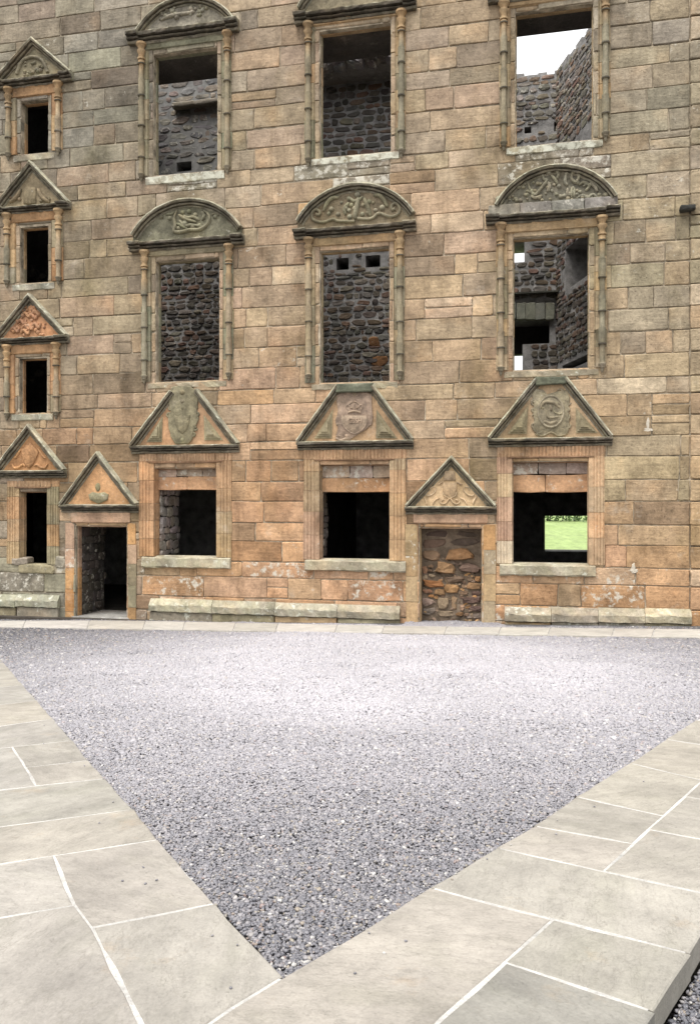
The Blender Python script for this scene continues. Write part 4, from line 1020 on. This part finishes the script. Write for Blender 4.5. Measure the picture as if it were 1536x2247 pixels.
# oblique cross wall behind the right-hand windows
p0 = Rr.world(RS(1221), .02, 0); p1 = F.world(S(1330, -1.5) + 1.1, -1.46, 0)
ca = math.atan2(p1[1] - p0[1], p1[0] - p0[0]); Cf = Frame(p0[0], p0[1], ca)
clen = math.dist(p0[:2], p1[:2]); co = (0, 0, -1.5)
cross = thing('cross_wall', 'broken rubble cross wall with a stepped top against the sky, behind the right windows', 'wall', Cf.world(*co), ca)
prof = [(1222, 152), (1232, 138), (1245, 126), (1258, 112), (1262, 100), (1275, 88), (1284, 70), (1300, 55), (1330, 20)]
def ctop(a):
    z = Cf.Z(1222, 152)
    for px, py in prof:
        if a > Cf.S(px): z = Cf.Z(px, py)
    return z
ch = [(Cf.S(1240), Cf.S(1293), Cf.Z(1262, 622), Cf.Z(1262, 528)), (Cf.S(1232), Cf.S(1292), Cf.Z(1260, 806), Cf.Z(1260, 790))]
lv = (Cf.S(1190), Cf.S(1330), -1.3, Cf.Z(1250, 1085))      # passage under it at ground level
cs = sorted({0.0, clen} | {min(clen - .01, max(.01, Cf.S(p))) for p, _ in prof} | {min(clen, max(0, v)) for o in ch for v in o[:2]})
cz = sorted({Cf.Z(1250, 1000), Cf.Z(1330, 20)} | {Cf.Z(p, y) for p, y in prof} | {v for o in ch for v in o[2:]})
mb = MB((.16, .15, .14, 0)); mb.grid(cs, cz, lambda a, z: z < ctop(a) and not any(o[0] < a < o[1] and o[2] < z < o[3] for o in ch), -.9, -.012); mb.build('mortar_core', M['wallmortar'], cross, co, Cf)
for o in ch: mb = MB((.02,) * 3); mb.box(o[0] - .1, o[1] + .1, -1.2, -.91, o[2] - .1, o[3] + .1); mb.build('niche_shade_back', M['dark'], cross, co, Cf)
n1 = rubble(Cf, cross, co, (0, min(clen, Cf.S(1330)), Cf.Z(1250, 815), Cf.Z(1250, 520)), (.11, .25), (.2, .55), holes=ch, bright=.9)
n2 = rubble(Cf, cross, co, (0, min(clen, Cf.S(1330)), Cf.Z(1250, 315), Cf.Z(1250, 40)), (.11, .25), (.2, .55), holes=ch, top=lambda a: ctop(a) - .02, bright=1.7, al=.6)
print('cross rubble', n1, n2)

# first floor slab (roof of the ground-floor vaults), ground floor inside, end walls
zf = Z(768, 985, -1.4)
mb = MB((.1, .09, .08, 0)); mb.box(S(-700), S(2200), RD + .03, WT - .01, zf - .5, zf); fl = mb.build('stone_floor', M['rubble'], None, (0, 0, zf), F, kind='structure')
mb = MB((.1, .09, .08, 0)); mb.box(S(-700), S(2200), RD - 1.3, .3, -2.2, -1.62); mb.build('cellar_floor', M['dirt'], None, (0, 0, -2), F, kind='structure')
q = S(192); a0 = S(-330) + .4
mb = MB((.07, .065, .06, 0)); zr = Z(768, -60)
mb.box(a0, q, -3.4, -3.0, zf + .01, zr); mb.box(q - .35, q, -2.999, WT - .012, zf + .01, zr); mb.box(a0, q, -3.4, WT - .012, zr + .004, zr + .3)  # added box: back, side and roof shut out light so the windows stay black
o = mb.build('added_stair_wall', M['rubble'], None, (q, 0, zf), F); o['label'] = 'added dark box keeping light out behind the narrow left windows'; o['category'] = 'wall'
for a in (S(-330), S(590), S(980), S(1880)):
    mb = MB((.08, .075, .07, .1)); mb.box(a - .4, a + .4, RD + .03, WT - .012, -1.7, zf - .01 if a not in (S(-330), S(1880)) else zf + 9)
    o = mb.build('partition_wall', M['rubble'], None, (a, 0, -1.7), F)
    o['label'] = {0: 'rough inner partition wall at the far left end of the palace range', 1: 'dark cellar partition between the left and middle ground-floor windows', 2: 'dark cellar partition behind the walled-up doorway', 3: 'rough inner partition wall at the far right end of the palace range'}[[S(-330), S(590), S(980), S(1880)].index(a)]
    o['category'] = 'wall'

for key, lst in POOL.items():          # the 300 largest stones of a wall are parts, the small remainder one mass
    lst.sort(key=lambda t: -t[0])
    for a, mb, name, mt, par, org, fr in lst[:300]: mb.build(name, M[mt], par, org, fr)
    if len(lst) > 300:
        al = MB()
        for a, mb, *_ in lst[300:]:
            k0 = len(al.v); al.v += mb.v; al.c += mb.c; al.f += [tuple(i + k0 for i in f) for f in mb.f]
        al.build('small_rubble', M['rubble'], lst[0][4], lst[0][5], lst[0][6], kind='stuff')
# ------------------------------------------------------------------ ground, gravel and paving
def tri_fan(mb, pts): mb.f.append(tuple(mb.ring(pts)))
ys = [-2500, -60, -6, 22, 40, 2500]; xs = [-2500, -40, 40, 2500]
def ground_z(x, y):
    yy = min(max(y, -6), 22); xx = min(max(x, -20), 20)
    return gz(xx, yy) - .30
mb = MB((.1, .1, .1)); ids = [[mb.vert(x, y, ground_z(x, y)) for x in xs] for y in ys]
for i in range(len(ys) - 1):
    for k in range(len(xs) - 1): mb.f.append((ids[i][k], ids[i][k + 1], ids[i + 1][k + 1], ids[i + 1][k]))
g = mb.build('ground', M['dirt'], None); g['kind'] = 'structure'
# the lawn beyond the range rises away from it
mb = MB((.1, .2, .05)); gx_ = np.linspace(-60, 70, 27); gy_ = [31, 34, 38, 42, 46, 50, 55, 60, 66, 75, 100, 400, 2400]
hz = lambda x, y: -1.62 + min(1, max(0, (y - 32) / 32)) ** .9 * 1.86 + .12 * math.sin(x * .3 + y * .2) - max(0, x - 8) * .02 * min(1, max(0, (y - 32) / 30))
ids = [[mb.vert(x * (1 if y < 90 else y / 25), y, hz(x, y)) for x in gx_] for y in gy_]
for i in range(len(gy_) - 1):
    for k in range(len(gx_) - 1): mb.f.append((ids[i][k], ids[i][k + 1], ids[i + 1][k + 1], ids[i + 1][k]))
mb.build('lawn', M['grass'], None, smooth=60, kind='structure')
rng = random.Random(3)
hd = thing('hedge', 'leafy green hedge along the top of the lawn, seen through the right ground-floor window', 'hedge', (18, 62, .4))
mb = MB(); wood = MB((.06, .045, .03))
for i in range(9000):
    x = rng.uniform(9, 30); y = 62 + rng.gauss(0, .6); top = 2.1 + .5 * math.sin(x * .9) + .3 * math.sin(x * 2.3); z = hz(x, 62) + rng.uniform(0, 1) ** .8 * top
    sz = rng.uniform(.07, .16); f = rng.uniform(.5, 1.4); mb.cur = (.10 * f, .17 * f, .06 * f, 0)
    a = Vector((rng.gauss(0, 1), rng.gauss(0, 1), rng.gauss(0, 1))).normalized(); b = a.cross(Vector((0.3, 1, .2))).normalized()
    p = Vector((x, y, z)); q = [p - a * sz, p + b * sz * .5, p + a * sz, p - b * sz * .5]; mb.f.append(tuple(mb.vert(*v) for v in q))
mb.build('foliage', M['leaf'], hd, (18, 62, .4))
for i in range(30):
    x = rng.uniform(9, 30); n0 = wood.ring([(x + .05 * math.cos(t), 62 + .05 * math.sin(t), hz(x, 62) - .1) for t in (0, 2, 4)]); n1_ = wood.ring([(x + .2 + .03 * math.cos(t), 62 + .03 * math.sin(t), hz(x, 62) + 1.5) for t in (0, 2, 4)]); wood.bridge(n0, n1_)
wood.build('stems', M['dirt'], hd, (18, 62, .4))

def inset(p, g):
    n = len(p); A = sum(p[i][0] * p[(i + 1) % n][1] - p[(i + 1) % n][0] * p[i][1] for i in range(n)); sg = 1 if A > 0 else -1
    out = []
    for i in range(n):
        a, b, c = p[i - 1], p[i], p[(i + 1) % n]
        def nr(u, v):
            L = math.dist(u[:2], v[:2]) or 1; return (-(v[1] - u[1]) / L * sg, (v[0] - u[0]) / L * sg)
        n1, n2 = nr(a, b), nr(b, c); m = (n1[0] + n2[0], n1[1] + n2[1]); L = max(.3, math.hypot(*m)); k = g * 2 / (L * L)
        x, y = b[0] + m[0] * k, b[1] + m[1] * k; out.append((x, y, gz(x, y)))
    return out
def pad(name, px_poly, dz, th, m, label=None, kind='structure', ins=0.0):
    mb = MB((.5, .5, .48)); top = inset([G(*p) for p in px_poly], ins)
    a = mb.ring([(x, y, z + dz) for x, y, z in top]); b = mb.ring([(x, y, z + dz - th) for x, y, z in top])
    mb.f.append(tuple(a)); mb.bridge(a, b); mb.f.append(tuple(b[::-1]))
    return mb.build(name, M[m], None, kind=kind)
FC = (.43, .40, .345)
def slab(par, px_poly, col=FC, lift=0.0, g=.0045):
    p = [Vector(G(*q)) for q in px_poly]; n = len(p)
    ce = sum(p, Vector()) / n
    area = sum(p[i].x * p[(i + 1) % n].y - p[(i + 1) % n].x * p[i].y for i in range(n))
    if area < 0: p = p[::-1]
    # subdivide edges so that they are slightly uneven, then inset by half a joint
    e = []
    for i in range(n):
        a, b = p[i], p[(i + 1) % n]; L = (b - a).length; m = max(1, int(L / .16)); t = (b - a) / L; nr = Vector((-t.y, t.x, 0))
        for k in range(m): 
            q = a + (b - a) * k / m
            e.append(q + nr * (g + random.uniform(-.003, .007)) if k else q + nr * g + (ce - q).normalized() * random.uniform(.0, .005))
    tl = random.uniform(.0, .002)
    mb = MB(); q_ = jitc(col, .05); mb.cur = tuple(a_ * .6 + b_ * .4 for a_, b_ in zip(q_[:3], (.425, .395, .34))) + (0,)
    r0 = mb.ring([(q.x, q.y, q.z - .09) for q in e]); r1 = mb.ring([(q.x, q.y, q.z + lift + tl - .004) for q in e])
    r2 = mb.ring([(q.x + (ce.x - q.x) / max(.1, (ce - q).length) * .007, q.y + (ce.y - q.y) / max(.1, (ce - q).length) * .007, q.z + lift + tl) for q in e])
    mb.bridge(r0, r1); mb.bridge(r1, r2); mb.f.append(tuple(r2))
    return mb.build('flagstone', M['flag'], par)
LG = lambda y: 625 - (2140.5 - y) / 1.1255
left_path = pad('left_path', [(720, 2420), (-700, 2420), (-700, 1395), (-66, 1377), (625, 2141), (650, 2150), (560, 2235)], -.002, .09, 'pathmortar', ins=.022)
left_polys = [
 [(118, 1877), (347, 1841), (472, 1981), (203, 2035), (163, 1985)], [(203, 2035), (472, 1981), (625, 2141), (505, 2215), (420, 2275), (345, 2310)],
 [(-220, 1932), (118, 1877), (163, 1985), (-220, 2052)], [(-220, 2052), (163, 1985), (203, 2035), (345, 2310), (-220, 2420)],
 [(-220, 1850), (17, 1812), (295, 1775), (347, 1841), (118, 1877), (17, 1892), (-220, 1930)], [(-220, 1760), (80, 1724), (232, 1708), (295, 1775), (17, 1812), (-220, 1846)],
 [(58, 1684), (195, 1668), (232, 1708), (80, 1724)], [(27, 1639), (160, 1624), (195, 1668), (58, 1684)], [(-220, 1664), (27, 1639), (58, 1684), (80, 1724), (-220, 1757)],
 [(-90, 1607), (118, 1577), (160, 1624), (27, 1639), (-90, 1651)], [(-90, 1557), (82, 1537), (118, 1577), (-90, 1605)], [(-90, 1518), (52, 1503), (82, 1537), (-90, 1556)],
 [(-90, 1478), (18, 1464), (52, 1503), (-90, 1517)], [(-160, 1443), (-14, 1429), (18, 1464), (-160, 1484)], [(-200, 1418), (-42, 1401), (-14, 1429), (-200, 1446)]]
for i, q in enumerate(left_polys):
    slab(left_path, q, [FC, (.40, .375, .325), (.45, .425, .375), (.39, .37, .325), (.44, .405, .34), (.42, .40, .35)][i % 6])
right_path = pad('right_path', [(500, 2225), (625, 2141), (768, 2057), (943, 1947), (1088, 1860), (1168, 1812), (1260, 1748), (1378, 1675), (1523, 1580), (1815, 1404), (2300, 1412), (1900, 1560), (1600, 1963), (1518, 2093), (1438, 2220), (1310, 2420), (640, 2420)], -.001, .09, 'pathmortar', ins=.022)
right_polys = [
 [(625, 2141), (768, 2057), (943, 1947), (1210, 2017), (1108, 2112), (968, 2235), (880, 2330), (345, 2330), (420, 2275), (505, 2215)],
 [(1210, 2017), (1518, 2093), (1438, 2220), (1108, 2112)], [(1108, 2112), (1438, 2220), (1369, 2330), (880, 2330), (968, 2235)],
 [(943, 1947), (1088, 1860), (1325, 1912), (1594, 1972), (1518, 2093), (1210, 2017)], [(1088, 1860), (1170, 1812), (1388, 1851), (1325, 1912)],
 [(1325, 1912), (1388, 1851), (1423, 1820), (1650, 1862), (1598, 1972)], [(1170, 1812), (1262, 1748), (1455, 1790), (1423, 1820), (1388, 1851)],
 [(1423, 1820), (1455, 1790), (1503, 1748), (1700, 1780), (1650, 1862)], [(1262, 1748), (1380, 1674), (1540, 1712), (1503, 1748), (1455, 1790)],
 [(1503, 1748), (1540, 1712), (1580, 1678), (1760, 1705), (1700, 1780)], [(1380, 1674), (1460, 1622), (1620, 1646), (1580, 1678), (1540, 1712)], [(1460, 1622), (1525, 1580), (1680, 1600), (1620, 1646)]]
for i, q in enumerate(right_polys):
    slab(right_path, q, [(.40, .37, .31), (.345, .335, .285), (.28, .28, .24), (.42, .395, .335), (.41, .38, .32), (.39, .37, .32), (.43, .40, .335), (.40, .375, .325), (.43, .40, .33), (.41, .385, .33), (.44, .41, .34), (.42, .39, .33)][i])
# strip of pale flags along the foot of the wall
wall_path = pad('wall_path', [(-700, 1364), (0, 1363), (250, 1362), (880, 1375), (1536, 1382), (2300, 1391), (2300, 1414), (1536, 1400.5), (768, 1389), (0, 1377), (-700, 1366)], -.002, .09, 'pathmortar', ins=.02)
WT_ = lambda x: np.interp(x, [-700, 0, 250, 880, 1536, 2300], [1364, 1363, 1362, 1375, 1382, 1391]); WB_ = lambda x: np.interp(x, [-700, 0, 768, 1536, 2300], [1366, 1377, 1389, 1400.5, 1414])
x = -150.0
while x < 1750:
    x1 = x + random.uniform(85, 150); sk_ = -6
    slab(wall_path, [(x, WB_(x)), (x1, WB_(x1)), (x1 - sk_, WT_(x1)), (x - sk_, WT_(x))], random.choice([(.76, .72, .64), (.70, .66, .58), (.79, .75, .68)]), lift=.012, g=.009); x = x1

pad('gravel_bed', [(-60, 1350), (1600, 1358), (1600, 1386), (880, 1378), (250, 1365), (-60, 1366)], -.05, .1, 'gravelbed')
pad('gravel_bed', [(1420, 2250), (1512, 2100), (1602, 1962), (1980, 1965), (1980, 2400), (1300, 2430)], -.12, .1, 'gravelbed')
pad('gravel_bed', [(625, 2141), (-66, 1377), (0, 1377), (768, 1389), (1536, 1400.5), (1815, 1404), (1523, 1580), (1260, 1748), (943, 1947)], -.045, .05, 'gravelbed')
# --- gravel: pebbles as instances on points
def inpoly(x, y, poly):
    c = np.zeros(len(x), bool); n = len(poly)
    for i in range(n):
        x0, y0 = poly[i][:2]; x1, y1 = poly[(i + 1) % n][:2]
        t = ((y0 > y) != (y1 > y)); c ^= t & (x < (x1 - x0) * (y - y0) / ((y1 - y0) or 1e-9) + x0)
    return c
def vnoise(x, y, s, seed):
    r = np.random.default_rng(seed).random((256, 256)); X, Y = x / s, y / s
    xi, yi = np.floor(X).astype(int), np.floor(Y).astype(int); fx, fy = X - xi, Y - yi; fx = fx * fx * (3 - 2 * fx); fy = fy * fy * (3 - 2 * fy)
    g_ = lambda a, b: r[a % 256, b % 256]
    return (g_(xi, yi) * (1 - fx) + g_(xi + 1, yi) * fx) * (1 - fy) + (g_(xi, yi + 1) * (1 - fx) + g_(xi + 1, yi + 1) * fx) * fy
def scatter(polys, ybands):
    P_, S_ = [], []
    for poly in polys:
        w_ = [G(*p) for p in poly]; xa = [p[0] for p in w_]; ya = [p[1] for p in w_]
        for y0, y1, dens, size in ybands:
            b0, b1 = max(y0, min(ya)), min(y1, max(ya))
            if b1 <= b0: continue
            n = int((max(xa) - min(xa)) * (b1 - b0) * dens)
            x = RNG.uniform(min(xa), max(xa), n); y = RNG.uniform(b0, b1, n); k = inpoly(x, y, w_); x, y = x[k], y[k]
            k = np.abs(x / y) < .52; x, y = x[k], y[k]
            z = gz(x, y) - .022 + .030 * (vnoise(x, y, .40, 1) - .5) + .022 * (vnoise(x, y, 1.3, 2) - .5) + RNG.uniform(-.006, .006, len(x))
            P_.append(np.stack([x, y, z], 1)); S_.append(size * np.exp(RNG.normal(0, .38, len(x))))
    return np.concatenate(P_), np.concatenate(S_)
court = [(625, 2143), (-68, 1377), (0, 1376), (768, 1388), (1536, 1400), (1815, 1403), (1523, 1581), (1378, 1676), (1260, 1749), (1088, 1861), (943, 1948), (768, 2058)]
margin = [(-60, 1357), (130, 1357), (250, 1360), (330, 1361), (880, 1369), (900, 1360), (1085, 1362), (1110, 1372), (1530, 1375), (1530, 1383), (880, 1376), (250, 1363), (-60, 1364)]
corner = [(1437, 2228), (1512, 2105), (1602, 1965), (1900, 1965), (1900, 2400), (1310, 2420)]
bands = ((2, 4.2, 16000, .0054), (4.2, 6, 11500, .0061), (6, 9, 8000, .0074), (9, 13, 4800, .0094), (13, 30, 3200, .0115))
pp, ss = scatter([court, margin, corner], bands)
ed = []
for poly, sg in (([(625, 2141), (472, 1981), (347, 1841), (232, 1708), (118, 1577)], -1), ([(625, 2141), (768, 2057), (943, 1947), (1088, 1860), (1260, 1748), (1378, 1675)], 1)):
    for i in range(14):                   # a few pebbles kicked on to the flags
        k_ = random.randrange(len(poly) - 1); t = random.random(); a, b = poly[k_], poly[k_ + 1]
        x, y, z = G(a[0] + (b[0] - a[0]) * t, a[1] + (b[1] - a[1]) * t); o_ = random.expovariate(9); x += sg * o_ * .8; y -= o_ * .5
        ed.append((x, y, gz(x, y) + .004))
pp = np.concatenate([pp, np.array(ed)]); ss = np.minimum(ss, np.where(pp[:len(ss), 1] < 6, .011, .03)); ss = np.concatenate([ss, np.full(len(ed), .0052)])
xc, yc, _ = np.array([G(1475, 2170)]).T
low = np.arange(len(pp)) < len(pp) - len(ed); low &= inpoly(pp[:, 0], pp[:, 1], [G(*q) for q in corner]); pp[low, 2] -= .065
print('pebbles', len(pp))
me = bpy.data.meshes.new('gravel'); me.vertices.add(len(pp)); me.vertices.foreach_set('co', pp.astype(np.float32).ravel())
at = me.attributes.new('size', 'FLOAT', 'POINT'); at.data.foreach_set('value', ss.astype(np.float32))
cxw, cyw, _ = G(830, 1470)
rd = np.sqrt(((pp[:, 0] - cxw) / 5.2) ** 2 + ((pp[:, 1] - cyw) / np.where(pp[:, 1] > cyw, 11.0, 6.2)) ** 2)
hot = np.clip(1.45 - rd, 0, 1) ** 1.25 * .62 * (.85 + .3 * vnoise(pp[:, 0], pp[:, 1], 1.1, 7)) * RNG.uniform(.75, 1.15, len(pp))  # painted light: pebbles paler towards the centre of the court
at = me.attributes.new('hotspot', 'FLOAT', 'POINT'); at.data.foreach_set('value', np.clip(hot, 0, .92).astype(np.float32))
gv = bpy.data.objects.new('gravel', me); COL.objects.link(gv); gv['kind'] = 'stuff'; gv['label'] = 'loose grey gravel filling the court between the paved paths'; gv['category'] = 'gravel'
ng = bpy.data.node_groups.new('pebbles', 'GeometryNodeTree')
ng.interface.new_socket('Geometry', in_out='INPUT', socket_type='NodeSocketGeometry'); ng.interface.new_socket('Geometry', in_out='OUTPUT', socket_type='NodeSocketGeometry')
k = N(ng); gi = k.n('NodeGroupInput'); go = k.n('NodeGroupOutput'); j = k.n('GeometryNodeGeometryToInstance')
for v in range(4):
    ic = k.n('GeometryNodeMeshIcoSphere'); ic.inputs['Radius'].default_value = 1; ic.inputs['Subdivisions'].default_value = 2
    nz = k.n('ShaderNodeTexNoise'); nz.noise_dimensions = '4D'; nz.inputs['Scale'].default_value = .75; nz.inputs['Detail'].default_value = 1.5; nz.inputs['W'].default_value = v * 7.3
    po_ = k.n('GeometryNodeInputPosition'); k.l(po_.outputs[0], nz.inputs['Vector'])
    f = k.rng(nz.outputs['Fac'], .25, .75, .5, 1.45)
    sc = k.n('ShaderNodeVectorMath', operation='SCALE'); k.l(po_.outputs[0], sc.inputs[0]); k.l(f, sc.inputs['Scale'])
    sp = k.n('GeometryNodeSetPosition'); k.l(ic.outputs[0], sp.inputs[0]); k.l(sc.outputs[0], sp.inputs['Position'])
    tr = k.n('GeometryNodeTransform'); tr.inputs['Scale'].default_value = ((1.25, .9, .62), (1.0, 1.0, .6), (1.4, .8, .55), (1.1, .95, .75))[v]; k.l(sp.outputs[0], tr.inputs[0])
    ss_ = k.n('GeometryNodeSetShadeSmooth'); k.l(tr.outputs[0], ss_.inputs[0])
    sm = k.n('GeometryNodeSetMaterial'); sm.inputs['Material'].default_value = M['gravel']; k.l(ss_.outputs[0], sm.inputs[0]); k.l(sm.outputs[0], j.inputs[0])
ip = k.n('GeometryNodeInstanceOnPoints'); k.l(gi.outputs[0], ip.inputs['Points']); k.l(j.outputs[0], ip.inputs['Instance']); ip.inputs['Pick Instance'].default_value = True
rv = k.n('FunctionNodeRandomValue', data_type='INT'); rv.inputs['Min'].default_value = 0; rv.inputs['Max'].default_value = 3
k.l(next(o for o in rv.outputs if o.enabled), ip.inputs['Instance Index'])
rr = k.n('FunctionNodeRandomValue', data_type='FLOAT_VECTOR'); rr.inputs[0].default_value = (-.55, -.55, 0); rr.inputs[1].default_value = (.55, .55, 6.28); rr.inputs['Seed'].default_value = 4
k.l(rr.outputs[0], ip.inputs['Rotation'])
na = k.n('GeometryNodeInputNamedAttribute', data_type='FLOAT'); na.inputs['Name'].default_value = 'size'; k.l(next(o for o in na.outputs if o.enabled), ip.inputs['Scale'])
k.l(ip.outputs[0], go.inputs[0])
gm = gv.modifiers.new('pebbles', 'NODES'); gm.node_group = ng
